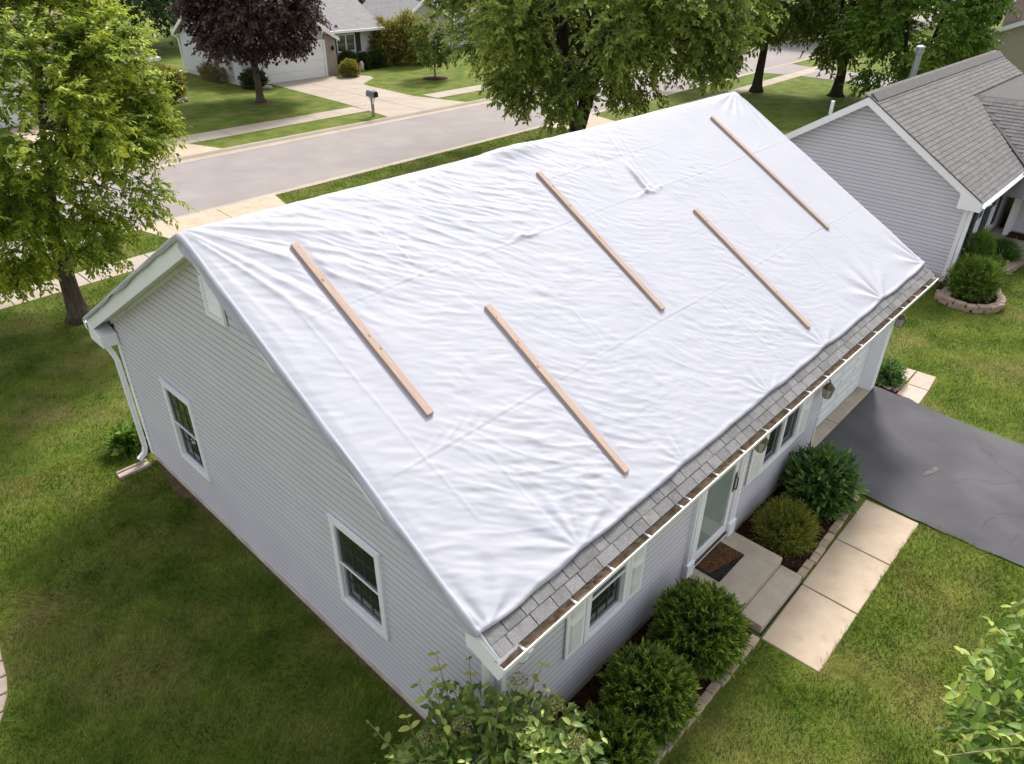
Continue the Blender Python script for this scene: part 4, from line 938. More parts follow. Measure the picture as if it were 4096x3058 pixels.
# cross gable over the entrance
cg = MB(); hw = 3.2; ye = -3.2
L3, R3 = CGX-hw, CGX+hw; zc = CGZ-hw*NP*1.05
cg.add([(CGX, cgy+.3, CGZ), (CGX, ye, CGZ), (L3, ye, zc), (L3, cgy+.3, zc), (R3, ye, zc), (R3, cgy+.3, zc)], [(0, 3, 2, 1), (0, 1, 4, 5)])
cgo = obj('cross_gable_roof', cg, 'm_shingle_join', nroof)
V = []; F = []; T = []; cp = NP*1.05; csl = math.hypot(1, cp)
ux, uy, up = Vector((0, -1, 0)), Vector((1, 0, cp)).normalized(), Vector((-cp, 0, 1)).normalized()
for r_ in range(26):
    s = hw*csl-r_*.143; xx = CGX-s/csl; zz = CGZ-s/csl*cp
    y0 = cgy-(CGX-xx)/.93+.05
    y = y0-(.15 if r_ % 2 else 0)
    while y > ye+.2:
        addshingle((xx, y, zz+.008+rs.random()*.003), ux, uy, up, .301, .19, .009); y -= .305
o = nmesh('shingle_field', V, F, 'm_shingle_join', cgo, tint=T); o['kind'] = 'stuff'
obj('valley_strip', MB().add([(CGX+.03, cgy+.02, CGZ+.015), (CGX-2.75+.10, cgy-2.75/.93-.03, CGZ-2.75*NP*1.02+.03), (CGX-2.75-.03, cgy-2.75/.93+.05, CGZ-2.75*NP*1.02+.035), (CGX-.05, cgy+.05, CGZ+.02)], [(0, 1, 2, 3)]), 'm_gap', nroof)
obj('wing_wall', MB().box(23.4, 29.5, -2.9, NYF-.4, 0, 2.05), 'm_siding_nb', nb)
# windows with dark shutters
for a, b in ((19.75, 20.55), (21.35, 22.15)):
    window(nb, 'x', a, b, .78, 1.98, -1, base=NYF+.03, cas=.05, nx=1, nz=1, sashes=2, proud=.03)
    for s0, s1 in ((a-.36, a-.02), (b+.02, b+.36)):
        sh = obj('shutter', MB().box(s0, s1, NYF-.03, NYF+.018, .76, 2.0), 'm_shutter_dark', nb, .004)
obj('porch_post', MB().box(22.72, 22.86, NYF-.45, NYF-.31, .38, 2.15), 'm_white', nb)
obj('porch_post', MB().box(23.15, 23.29, NYF-.45, NYF-.31, .38, 2.15), 'm_white', nb)
obj('downspout', MB().rtube([(18.75, .33, 2.26), (18.55, .45, 2.16), (18.42, .62, 2.10), (18.42, .62, 1.95), (18.42, .62, .30), (18.3, .52, .16), (17.9, .40, .08)], .09, .07, up=(1, .02, 0)), 'm_white', nb)
ps = thing('neighbour_steps', 'grey concrete entrance steps of the neighbour house', 'steps', (23, 0, 0))
obj('landing', MB().box(22.3, 23.38, -.75, NYF, 0, .38), 'm_conc_grey', ps, .01)
obj('step', MB().box(22.0, 22.29, -.75, NYF-.1, 0, .19), 'm_conc_grey', ps, .01)
t = thing('doormat', 'dark maroon doormat on the neighbour entrance landing', 'doormat', (22.9, .1, .38))
obj('pile', MB().box(22.55, 23.2, -.25, .25, .381, .395), 'm_mulch', t, .003)
def pipe(name, label, cat, base, h, r, m, cap):
    t = thing(name, label, cat, base)
    obj('pipe', MB().tube([base, (base[0], base[1], base[2]+h)], r, 12), m, t, smooth=False)
    if cap:
        obj('cap', MB().lathe((base[0], base[1], base[2]+h), [(r*1.0, -.22), (r*1.35, -.20), (r*1.35, -.12), (r*1.1, -.115), (r*1.1, -.09), (r*1.35, -.085), (r*1.35, 0), (r*.6, .03)], 12), m, t)
        obj('flashing', MB().lathe(base, [(r*3, -.10), (r*1.6, .04), (r*1.05, .10)], 12), m, t)
    else: obj('boot', MB().lathe(base, [(r*2.4, -.06), (r*1.2, .05)], 10), 'm_dark', t)
zz = lambda y: NRZ-abs(y-NRY)*NP
pipe('flue_pipe', 'tall capped metal flue pipe on the neighbour roof', 'flue', (23.7, 4.45, zz(4.45)), 1.15, .095, 'm_metal', True)
pipe('vent_pipe', 'short white vent pipe on the rear slope of the neighbour roof', 'vent pipe', (19.2, 5.1, zz(5.1)), .42, .05, 'm_white', False)
# neighbour's flower bed with block edging
npath = [(17.6, .55), (17.15, .45), (16.98, .05), (17.0, -.35), (17.22, -.66), (17.6, -.82), (18.0, -.80), (18.45, -.58), (18.9, -.40), (19.5, -.30), (20.1, -.28), (20.7, -.40), (21.3, -.46), (21.95, -.5)]
brick_run('block_edging', 'curved tan block edging around the neighbour flower bed', npath, .26, .20, .09, 'm_block', courses=2, seed=6, jit=.006, piece='edging_block')
bed('mulch_bed', npath+[(22.0, .7), (18.4, .72), (17.7, .7)], .07, 1200, 12)
t = thing('splash_block', 'tan concrete splash block under the neighbour downspout', 'splash block', (17.6, .38, 0)); obj('trough', MB().box(17.3, 17.95, .26, .54, .0, .12), 'm_paver', t, .01)
o = obj('utility_box', MB().box(17.75, 17.97, 1.2, 1.9, 0, .22), 'm_conc_grey', None, .02); setp(o, 'low pale concrete block on the grass by the neighbour gable', 'block')

# ================================================================== HOUSES ACROSS THE STREET
def lapwall(mb, axis, a0, a1, zlo, zhi, sgn, base, e=.13, rngf=None):
    """laps of a wall too far away to pick apart: joined wedges"""
    z = zlo
    while z < zhi-.01:
        z1 = min(z+e, zhi); q0, q1 = (a0, a1) if rngf is None else rngf(z); r0, r1 = (a0, a1) if rngf is None else rngf(z1)
        if q1-q0 > .05:
            w_ = wedge(axis, q0, q1, r0, r1, z, z1, sgn, .03, .004, base=base, strip_h=.02); mb.add(w_.v, w_.f)
        z = z1
def gable_range(yc, half, ze, pit):
    def f(z):
        if z <= ze: return yc-half, yc+half
        h = max(half-(z-ze)/pit, .02); return yc-h, yc+h
    return f
# --- A: white-grey house with brick pillar and garage gable
A = thing('white_house', 'pale sided house with garage gable behind the purple leaved tree', 'house', (26, 44, 0))
obj('core', MB().box(20.1, 31.2, 42.7, 48.7, .0, 2.55).box(20.1, 26.5, 41.2, 42.7, 0, 2.5), 'm_siding_far', A)
mb = MB(); lapwall(mb, 'y', 42.9, 48.8, .25, 4.1, -1, 20.06, rngf=gable_range(45.5, 3.3, 2.5, .56)); o = obj('gable_wall', mb, 'm_siding_far', A)
mb = MB(); lapwall(mb, 'y', 41.15, 42.9, .25, 2.5, -1, 20.06); obj('side_wall', mb, 'm_siding_far', A)
mb = MB(); lapwall(mb, 'x', 20, 26.6, 2.25, 4.2, -1, 41.16, rngf=gable_range(23.3, 3.3, 2.45, .57)); obj('garage_gable', mb, 'm_siding_far', A)
mb = MB(); lapwall(mb, 'x', 26.6, 31.25, 1.0, 2.55, -1, 42.66); obj('front_wall', mb, 'm_siding_far', A)
br = obj('brick_pillar', MB().box(26.05, 26.85, 41.02, 41.14, 0, 2.45).box(26.74, 26.86, 41.14, 42.6, 0, 2.45), 'm_brick_far', A)
obj('brick_base', MB().box(26.87, 31.3, 42.5, 42.63, 0, 1.0), 'm_brick_far', A); obj('brick_sill', MB().box(26.87, 31.32, 42.47, 42.65, 1.0, 1.06), 'm_conc_grey', A)
gdA = obj('garage_door', MB().box(21.0, 25.9, 41.06, 41.10, 0, 2.12), 'm_garage', A)
for i in range(4): obj('door_section', MB().box(21.03, 25.87, 41.03, 41.058, .02+i*.525, .50+i*.525), 'm_garage', gdA, .01)
obj('door_trim', MB().box(25.9, 26.04, 41.0, 41.1, 0, 2.25).box(20.86, 21.0, 41.0, 41.1, 0, 2.25).box(21.0, 25.9, 41.0, 41.1, 2.125, 2.25), 'm_white', A)
rA = obj('roof', MB().prism([(19.75, 42.05, 2.55), (19.75, 45.5, 4.5), (19.75, 49.1, 2.48), (19.75, 49.1, 2.34), (19.75, 45.5, 4.36), (19.75, 42.05, 2.41)], (11.9, 0, 0)), 'm_roof_far', A)
obj('garage_roof', MB().prism([(19.65, 40.75, 2.32), (23.3, 40.75, 4.42), (26.95, 40.75, 2.32), (26.95, 40.75, 2.20), (23.3, 40.75, 4.30), (19.65, 40.75, 2.20)], (0, 4.2, 0)), 'm_roof_far', rA)
for a, b in (((19.6, 2.30), (23.3, 4.44)), ((27.0, 2.30), (23.3, 4.44))):
    obj('rake_board', MB().prism([(a[0], 40.70, a[1]+.02), (b[0], 40.70, b[1]+.02), (b[0], 40.70, b[1]-.2), (a[0], 40.70, a[1]-.2)], (0, .045, 0)), 'm_white', rA)
for a, b in (((49.15, 2.46), (45.5, 4.51)), ((42.0, 2.53), (45.5, 4.51))):
    obj('rake_board', MB().prism([(19.70, a[0], a[1]+.02), (19.70, b[0], b[1]+.02), (19.70, b[0], b[1]-.2), (19.70, a[0], a[1]-.2)], (.045, 0, 0)), 'm_white', rA)
obj('gutter', MB().box(26.9, 31.7, 41.90, 42.04, 2.40, 2.55), 'm_white', rA)
obj('downspout', MB().rtube([(31.55, 42.0, 2.42), (31.35, 42.5, 2.2), (31.35, 42.5, .15)], .09, .07, up=(1, .02, 0)), 'm_white', A)
obj('downspout', MB().rtube([(19.72, 49.1, 2.4), (19.95, 48.85, 2.1), (20.0, 48.85, .25), (19.7, 48.8, .12), (19.2, 48.6, .06)], .10, .08, up=(1, .02, 0)), 'm_white', A)
window(A, 'x', 28.0, 29.55, 1.12, 2.25, -1, base=42.585, cas=.07, nx=1, nz=2, proud=.05, vertical_split=True)
for s0, s1 in ((27.55, 27.97), (29.58, 30.0)): obj('shutter', MB().box(s0, s1, 42.54, 42.60, 1.10, 2.28), 'm_shutter_dark', A)
obj('wall_lamp', MB().lathe((26.55, 40.93, 1.55), [(.03, 0), (.09, .05), (.10, .2), (.03, .3)], 8), 'm_dark', A)
# --- B: beige gable at the top centre
B_ = thing('beige_house', 'beige gabled house half hidden by the big street tree', 'house', (38, 46, 0))
mb = MB(); lapwall(mb, 'x', 35.1, 39.9, .2, 4.1, -1, 44.4, rngf=gable_range(37.5, 2.4, 2.6, .56)); obj('gable_wall', mb, 'm_siding_beige', B_)
mb = MB(); lapwall(mb, 'y', 44.4, 50, .2, 2.6, -1, 35.12); obj('side_wall', mb, 'm_siding_beige', B_)
mb = MB(); lapwall(mb, 'x', 39.9, 47, .2, 2.6, -1, 46.0); obj('front_wall', mb, 'm_siding_far', B_)
obj('core', MB().box(35.2, 39.8, 44.5, 50, 0, 2.6).box(39.8, 47, 46.1, 50, 0, 2.6), 'm_siding_beige', B_)
rB = obj('roof', MB().prism([(34.7, 44.0, 2.45), (37.5, 44.0, 4.05), (40.3, 44.0, 2.45), (40.3, 44.0, 2.32), (37.5, 44.0, 3.92), (34.7, 44.0, 2.32)], (0, 6.4, 0)), 'm_roof_far', B_)
obj('wing_roof', MB().prism([(39.9, 45.5, 2.6), (39.9, 48, 4.0), (39.9, 50.4, 2.6), (39.9, 50.4, 2.5), (39.9, 48, 3.9), (39.9, 45.5, 2.5)], (7.4, 0, 0)), 'm_roof_far', rB)
for a, b in (((34.65, 2.43), (37.5, 4.07)), ((40.35, 2.43), (37.5, 4.07))):
    obj('rake_board', MB().prism([(a[0], 43.95, a[1]+.02), (b[0], 43.95, b[1]+.02), (b[0], 43.95, b[1]-.2), (a[0], 43.95, a[1]-.2)], (0, .045, 0)), 'm_white', rB)
obj('corner_post', MB().box(39.82, 39.98, 44.3, 44.42, .1, 2.5), 'm_white', B_)
# --- C: brick house behind the left tree
C_ = thing('brick_house', 'red brick house with grey roof behind the bright green left tree', 'house', (9, 42, 0))
obj('brick_wall', MB().box(11.2, 13.5, 38.9, 39.1, 0, 2.45).box(13.35, 13.55, 39.1, 46, 0, 2.45), 'm_brick_red', C_)
obj('wall', MB().box(4.0, 11.19, 39.0, 46, 0, 2.45), 'm_siding_far', C_)
gC = obj('garage_door', MB().box(6.0, 10.8, 38.93, 38.99, 0, 2.1), 'm_garage', C_)
for i in range(4): obj('door_section', MB().box(6.03, 10.77, 38.90, 38.928, .02+i*.52, .50+i*.52), 'm_garage', gC, .01)
obj('corner_post', MB().box(13.42, 13.6, 38.82, 38.95, 0, 2.4), 'm_white', C_)
rC = obj('roof', MB().add([(3.5, 38.3, 2.5), (14.0, 38.3, 2.5), (14.0, 46.6, 2.5), (3.5, 46.6, 2.5), (6.5, 42.4, 4.6), (11.0, 42.4, 4.6), (3.5, 38.3, 2.38), (14.0, 38.3, 2.38), (14.0, 46.6, 2.38), (3.5, 46.6, 2.38)],
     [(0, 1, 5, 4), (1, 2, 5), (2, 3, 4, 5), (3, 0, 4), (0, 6, 7, 1), (1, 7, 8, 2), (2, 8, 9, 3), (3, 9, 6, 0), (9, 8, 7, 6)]), 'm_roof_brown', C_)
obj('gutter', MB().box(3.5, 14.02, 38.16, 38.29, 2.36, 2.49).box(14.01, 14.14, 38.3, 46.6, 2.36, 2.49), 'm_white', rC)
obj('downspout', MB().rtube([(14.05, 38.3, 2.36), (13.68, 38.8, 2.1), (13.68, 38.8, .15)], .09, .07, up=(1, .02, 0)), 'm_white', C_)
# --- D: tan house with brick chimney beyond the neighbour
D_ = thing('tan_house', 'tan sided house with brick chimney at the upper right corner', 'house', (50, 6, 0))
mb = MB(); lapwall(mb, 'y', 0.0, 8.6, .2, 5.6, -1, 50.0, e=.15, rngf=gable_range(3.4, 5.2, 3.35, .42)); obj('gable_wall', mb, 'm_siding_tan', D_)
obj('core', MB().box(50.1, 62, -1.7, 8.5, 0, 3.35), 'm_siding_tan', D_)
rD = obj('roof', MB().prism([(49.6, 9.0, 3.40), (49.6, 3.4, 5.75), (49.6, -2.2, 3.40), (49.6, -2.2, 3.26), (49.6, 3.4, 5.61), (49.6, 9.0, 3.26)], (13, 0, 0)), 'm_roof_brown', D_)
for a, b in (((9.05, 3.38), (3.4, 5.77)), ((-2.25, 3.38), (3.4, 5.77))):
    obj('rake_board', MB().prism([(49.54, a[0], a[1]+.02), (49.54, b[0], b[1]+.02), (49.54, b[0], b[1]-.24), (49.54, a[0], a[1]-.24)], (.05, 0, 0)), 'm_white', rD)
obj('gutter', MB().box(49.6, 62.6, 9.01, 9.16, 3.22, 3.38), 'm_white', rD)
obj('downspout', MB().rtube([(49.75, 9.05, 3.2), (49.85, 8.75, 2.8), (49.88, 8.70, 2.2), (49.88, 8.70, .2)], .13, .10, up=(1, .02, 0)), 'm_white', D_)
obj('chimney', MB().box(52.2, 53.6, 7.5, 8.4, 2.5, 6.4).box(52.05, 53.75, 7.35, 8.55, 6.4, 6.6), 'm_brick_far', D_)
# --- letterbox
t = thing('letterbox', 'grey letterbox on a post at the far kerb', 'letterbox', (20.5, 28.9, 0))
obj('post', MB().box(20.44, 20.56, 28.84, 28.96, 0, .95), 'm_rock', t, .01)
obj('bracket', MB().prism([(20.46, 28.62, .95), (20.46, 29.15, .95), (20.46, 28.96, .62), (20.46, 28.84, .62)], (.08, 0, 0)), 'm_white', t)
prof = [(-.11, 0), (.11, 0), (.11, .14), (.085, .20), (.04, .235), (-.04, .235), (-.085, .20), (-.11, .14)]
lb = obj('box', MB().prism([(20.5+a*1.25, 28.55, .97+b*1.25) for a, b in prof], (0, .66, 0)), 'm_sash', t)
obj('box_door', MB().prism([(20.5+a*1.2, 28.53, .98+b*1.2) for a, b in prof], (0, .015, 0)), 'm_dark', lb)
obj('flag', MB().box(20.645, 20.655, 28.8, 28.95, 1.15, 1.32), 'm_white', lb)

# ================================================================== PLANTS
def leafgeo(P, D, Nn, ln, wd, fold=.18):
    """leaves as folded kites"""
    D = nrm(D); S_ = nrm(np.cross(D, Nn)); Nn = np.cross(S_, D)
    l = ln[:, None]; w_ = wd[:, None]
    a = P; b = P+D*l*.45+S_*w_*.5+Nn*w_*fold; c = P+D*l-Nn*l*.08; d = P+D*l*.45-S_*w_*.5+Nn*w_*fold
    V = np.stack([a, b, c, d], 1).reshape(-1, 3); F = np.arange(len(V)).reshape(-1, 4)
    return V, F
def limb(mb, p0, p1, r0, r1, sag=0.15, n=6, rr=None, sides=6):
    p0 = Vector(p0); p1 = Vector(p1); mid = (p0+p1)/2+Vector((0, 0, sag*(p1-p0).length))
    if rr: mid += Vector((rr.uniform(-1, 1), rr.uniform(-1, 1), 0))*.08*(p1-p0).length
    pts = []; rad = []
    for i in range(n+1):
        t = i/n; pts.append(p0*(1-t)**2+mid*2*t*(1-t)+p1*t*t); rad.append(r0+(r1-r0)*t**.8)
    mb.tube(pts, rad, sides); return pts
def make_tree(name, label, loc, trunk_h, tr, crown, lobes, sprays, nleaf, leaf, lm, bark='m_bark', seed=0, droop=.35, group=None, stems=1, spray_len=.7, lobe_r=(.20, .34), asp=.45, cat='tree', lean=(0, 0), shell=.5, tipbright=.0, flat=.75, lowcut=-.92):
    """crown = (cx, cy, cz, rx, ry, rz): foliage in uneven lobes carried by limbs"""
    rng = np.random.default_rng(seed); rr = random.Random(seed)
    t = thing(name, label, cat, (loc[0], loc[1], 0), group)
    cx, cy, cz, rx_, ry_, rz_ = crown; C = np.array([loc[0]+cx, loc[1]+cy, cz]); Rv = np.array([rx_, ry_, rz_])
    # lobes
    d = nrm(rng.normal(size=(lobes*3, 3))); d = d[d[:, 2] > lowcut][:lobes]
    rad = shell+(1-shell)*rng.random(len(d))**.6; rad *= .86
    Lc = C+d*Rv*rad[:, None]; Lr = rng.uniform(*lobe_r, len(d))*min(rx_, rz_)
    # trunk and limbs
    mb = MB(); base = Vector((loc[0], loc[1], -.05)); top = Vector((loc[0]+lean[0], loc[1]+lean[1], trunk_h))
    n = 7; pts = []; rads = []
    for i in range(n+1):
        q = i/n; p_ = base.lerp(top, q)+Vector((math.sin(q*4+seed), math.cos(q*3+seed), 0))*tr*.18*q; pts.append(p_)
        rads.append(tr*(1.0-.25*q)*(1+.75*math.exp(-q*9)))
    mb.tube(pts, rads, 10)
    forks = []
    for k in range(stems):
        an = 2*math.pi*k/max(stems, 1)+seed; sp = .32 if stems > 1 else .05
        e = C+np.array([math.cos(an)*rx_*sp, math.sin(an)*ry_*sp, rz_*.35])
        pp = limb(mb, pts[-1]-Vector((0, 0, tr*1.0)), e, tr*(.62 if stems > 1 else .8), tr*.16, .02, 8, rr, 8); forks.append(pp)
    for c, r_ in zip(Lc, Lr):
        fk = min(forks, key=lambda f: min((q-Vector(c)).length for q in f))
        cand = [q for q in fk if q.z < c[2]+.15*rz_] or fk[:1]
        q = cand[-1] if len(cand) < 3 else cand[rr.randrange(max(0, len(cand)-3), len(cand))]
        limb(mb, q, Vector(c), tr*.17, tr*.03, .06, 5, rr, 5)
    obj('trunk', mb, bark, t, smooth=True)
    # sprays of leaves
    nl = len(Lc); S = nl*sprays
    li = np.repeat(np.arange(nl), sprays)
    dd = nrm(rng.normal(size=(S, 3))); out = nrm((Lc[li]-C)/Rv)
    dd = nrm(dd+out*.55+np.array([0, 0, .25]))
    P0 = Lc[li]+dd*Lr[li][:, None]*(rng.random(S)**.45)[:, None]*np.array([1, 1, flat])
    sd = nrm(dd*.55+out*.5+rng.normal(size=(S, 3))*.35+np.array([0, 0, -droop]))
    sl = spray_len*rng.uniform(.6, 1.25, S)
    tq = (np.arange(nleaf)+.5)/nleaf
    tq = np.clip(tq[None, :]+rng.normal(0, .05, (S, nleaf)), 0, 1.05)
    P = P0[:, None, :]+sd[:, None, :]*(sl[:, None]*tq)[..., None]+np.array([0, 0, -1])*(droop*.55*sl[:, None]*tq**2)[..., None]
    side = nrm(np.cross(sd, np.array([0, 0, 1.0])+rng.normal(size=(S, 3))*.25))
    sgn = np.where(np.arange(nleaf) % 2, 1.0, -1.0)
    D = sd[:, None, :]*.55+side[:, None, :]*sgn[None, :, None]*.75+rng.normal(size=(S, nleaf, 3))*.28+np.array([0, 0, -.22-droop*.3])
    Nn = np.array([0, 0, 1.0])+rng.normal(size=(S, nleaf, 3))*.38+out[:, None, :]*.25
    P = P.reshape(-1, 3); D = D.reshape(-1, 3); Nn = Nn.reshape(-1, 3)
    ln = leaf*rng.uniform(.7, 1.3, len(P)); V, F = leafgeo(P, D, Nn, ln, ln*asp*rng.uniform(.85, 1.2, len(P)))
    lt_ = rng.normal(0, .10, nl)
    tint = np.clip(np.repeat(rng.normal(.44, .13, S)+lt_[li], nleaf)+rng.normal(0, .11, len(P))+np.repeat(tipbright*(tq-.4).ravel()*1.0, 1), 0, 1)
    cr_ = nmesh('crown', V, F, lm, t, tint=np.repeat(tint, 4)); cr_['kind'] = 'stuff'
    return t
make_tree('honey_locust_tree', 'bright green tree with spreading crown at the left edge of the lawn', (1.17, 15.16), 2.0, .21, (-.3, 0, 4.7, 3.2, 3.2, 3.7), 95, 52, 22, .125, 'l_locust', seed=4, droop=.18, spray_len=.55, lobe_r=(.15, .25), stems=3, tipbright=.5, asp=.42)
make_tree('silver_maple_tree', 'large multi stemmed green tree standing behind the tarped roof ridge', (21.6, 16.3), 1.3, .42, (.4, -.2, 6.8, 7.2, 7.0, 5.9), 150, 48, 20, .185, 'l_maple', 'm_bark_dark', seed=12, droop=.2, spray_len=.75, lobe_r=(.12, .20), lowcut=-.90, stems=5, tipbright=.45, asp=.5)
make_tree('purple_maple_tree', 'dark purple leaved tree on the lawn across the street', (18.2, 36.1), 1.9, .20, (.35, 0, 5.5, 3.6, 3.6, 3.8), 70, 36, 18, .20, 'l_purple', 'm_bark', seed=21, droop=.2, spray_len=.8, lobe_r=(.17, .28), stems=2, tipbright=.3, asp=.7)
make_tree('street_tree', 'green street tree with forked trunk left of the twin stemmed one', (42.0, 18.4), 2.6, .28, (-.4, .3, 7.4, 4.2, 4.2, 5.0), 60, 32, 16, .25, 'l_maple2', 'm_bark_dark', seed=31, droop=.2, spray_len=1.0, lobe_r=(.18, .28), stems=4, asp=.5, group='street trees beyond the roof')
make_tree('street_tree', 'twin stemmed dark green tree on the lawn behind the neighbour ridge', (44.2, 14.3), 1.5, .34, (.1, .2, 6.2, 3.5, 3.5, 4.8), 56, 32, 16, .24, 'l_maple2', 'm_bark_dark', seed=32, droop=.2, spray_len=1.0, lobe_r=(.18, .28), stems=3, asp=.5, group='street trees beyond the roof')
make_tree('street_tree', 'dense bright green tree right behind the metal flue pipe', (41.0, 9.6), 1.2, .25, (0, 0, 5.0, 3.4, 3.4, 4.6), 60, 34, 16, .23, 'l_bright', 'm_bark_dark', seed=33, droop=.15, spray_len=.9, lobe_r=(.18, .30), stems=2, asp=.5, group='street trees beyond the roof')
make_tree('purple_tree', 'small dark purple tree glimpsed right of the big street tree', (41.5, 21.0), 1.2, .12, (-.6, 0, 3.2, 2.2, 2.2, 2.0), 22, 22, 14, .22, 'l_purple', 'm_bark_dark', seed=34, spray_len=.6, asp=.7)
make_tree('purple_tree', 'dark purple tree top beside the brick chimney', (58, 11.5), 2.0, .2, (0, 0, 6.0, 3, 3, 3.6), 26, 22, 12, .32, 'l_purple', 'm_bark_dark', seed=35, spray_len=.8, asp=.7)
make_tree('sapling', 'young tree with thin trunk in a round mulch ring', (30.7, 35.6), 1.0, .05, (0, 0, 2.3, 1.35, 1.35, 1.5), 26, 18, 14, .17, 'l_maple2', seed=41, spray_len=.5, asp=.5)
o = obj('mulch_ring', MB().lathe((30.7, 35.6, -.05), [(.85, 0), (.85, .065), (.1, .09)], 20), 'm_mulch'); o['kind'] = 'structure'
o = obj('mulch_ring', MB().lathe((18.2, 36.1, -.05), [(.75, 0), (.72, .06), (.1, .09)], 18), 'm_soil'); o['kind'] = 'structure'
BG = [(14, 66, 7.5, 6, 'l_dark', 'drooping dark tree behind the brick house roof'), (22.5, 62, 7.2, 5.6, 'l_dark', 'dark tree left of the white house gable'), (30, 66, 8.5, 6, 'l_dark', 'dark tree rising directly behind the white house ridge'), (38, 61, 7, 5.4, 'l_dark', 'dark tree between the white house and the beige house'),
      (46, 64, 8, 6, 'l_maple2', 'green tree behind the beige house'), (56, 52, 8, 6, 'l_maple2', 'green tree far behind the big street tree'), (66, 44, 8, 6.2, 'l_dark', 'dark tree far along the street'), (82, 36, 8.5, 6.5, 'l_maple2', 'green tree near the end of the street'), (98, 30, 9, 7, 'l_dark', 'farthest dark tree at the top right of the street'),
      (71, 24.5+6, 6.2, 4.6, 'l_maple', 'loose green tree on the far kerb at the upper right'), (5, 70, 8, 6, 'l_dark', 'dark tree at the far upper left'), (110, 12, 8, 6.5, 'l_maple2', 'green tree behind the chimney')]
for i, (x, y, cz, r_, lm, lb) in enumerate(BG):
    make_tree('background_tree', lb, (x, y), 2.2, .3, (0, 0, cz*.8, r_, r_, cz*.68), 46, 22, 12, .42, lm, 'm_bark_dark', seed=60+i, droop=.5, spray_len=1.4, lobe_r=(.2, .32), stems=3, asp=.5, group='trees behind the houses')

def make_bush(name, label, loc, R3, sprigs, nleaf, leaf, lm, seed=0, asp=.3, up=.35, jag=.12, spr=.10, group=None, spread=.5, inner=.35, cat='bush', fold=.15, base_z=0.0, tipb=.5):
    """clipped or loose bush: sprigs all over a lumpy dome, with stems inside"""
    rng = np.random.default_rng(seed); rr = random.Random(seed)
    t = thing(name, label, cat, (loc[0], loc[1], base_z), group); Rv = np.array(R3); C = np.array([loc[0], loc[1], base_z+R3[2]*.92])
    mb = MB()
    for k in range(9):
        an = 2*math.pi*k/9; limb(mb, (loc[0]+.05*math.cos(an), loc[1]+.05*math.sin(an), base_z-.03), (loc[0]+R3[0]*.6*math.cos(an), loc[1]+R3[1]*.6*math.sin(an), base_z+R3[2]*rr.uniform(.7, 1.5)), .018, .006, .1, 5, rr, 5)
    obj('stems', mb, 'm_bark_dark', t)
    d = nrm(rng.normal(size=(int(sprigs*1.3), 3))); d = d[d[:, 2] > -.75][:sprigs]; S = len(d)
    lump = 1+jag*(np.sin(d[:, 0]*7+seed)*np.sin(d[:, 1]*6+2*seed)+.6*np.sin(d[:, 2]*9+d[:, 0]*5+seed))+rng.normal(0, jag*.35, S)
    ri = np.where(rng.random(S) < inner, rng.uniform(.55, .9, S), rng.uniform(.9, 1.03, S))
    P0 = C+d*Rv*(lump*ri)[:, None]; P0[:, 2] = np.maximum(P0[:, 2], base_z+.04)
    sd = nrm(d+np.array([0, 0, up])+rng.normal(size=(S, 3))*spread*.6); sl = spr*rng.uniform(.6, 1.4, S)
    tq = np.tile(np.linspace(0, 1, nleaf), (S, 1)); P = P0[:, None, :]+sd[:, None, :]*(sl[:, None]*tq)[..., None]
    ax = nrm(rng.normal(size=(S, nleaf, 3))); D = sd[:, None, :]*.8+ax*.75*(1.1-tq*.5)[..., None]
    Nn = nrm(d[:, None, :]*.5+np.array([0, 0, .6])+rng.normal(size=(S, nleaf, 3))*.4)
    P, D, Nn = P.reshape(-1, 3), D.reshape(-1, 3), Nn.reshape(-1, 3); ln = leaf*rng.uniform(.7, 1.25, len(P))
    V, F = leafgeo(P, D, Nn, ln, ln*asp, fold)
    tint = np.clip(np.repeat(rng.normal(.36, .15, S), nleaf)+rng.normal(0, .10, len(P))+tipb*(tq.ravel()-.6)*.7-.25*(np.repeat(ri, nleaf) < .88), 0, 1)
    o = nmesh('foliage', V, F, lm, t, tint=np.repeat(tint, 4)); o['kind'] = 'stuff'
    return t
YG = 'round clipped yews along the front wall'
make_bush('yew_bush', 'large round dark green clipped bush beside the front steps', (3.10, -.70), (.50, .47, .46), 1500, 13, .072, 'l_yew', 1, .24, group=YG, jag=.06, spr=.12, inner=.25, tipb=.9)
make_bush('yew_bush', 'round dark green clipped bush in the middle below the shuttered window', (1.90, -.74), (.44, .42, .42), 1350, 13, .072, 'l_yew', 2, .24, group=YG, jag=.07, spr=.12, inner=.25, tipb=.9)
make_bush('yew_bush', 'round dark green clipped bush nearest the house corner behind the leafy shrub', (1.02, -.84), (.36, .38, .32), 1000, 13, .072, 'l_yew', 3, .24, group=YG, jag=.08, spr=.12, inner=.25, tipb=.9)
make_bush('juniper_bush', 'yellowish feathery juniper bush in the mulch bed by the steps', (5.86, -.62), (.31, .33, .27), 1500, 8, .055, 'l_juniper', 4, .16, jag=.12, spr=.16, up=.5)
make_bush('hosta_bush', 'tall leafy dark green bush at the corner of the asphalt driveway', (7.12, -.60), (.36, .34, .36), 560, 9, .15, 'l_rhodo', 5, .34, jag=.14, spr=.24, up=.6, spread=.7)
make_bush('corner_bush', 'small twiggy bush at the garage corner beside the pavers', (11.95, -.06), (.17, .16, .17), 380, 7, .075, 'l_rhodo', 6, .4, jag=.15, spr=.16)
make_bush('leafy_plant', 'low leafy plant at the rear gable corner', (-.10, 9.05), (.17, .22, .15), 100, 5, .18, 'l_bright', 7, .62, jag=.15, spr=.10, spread=.8)
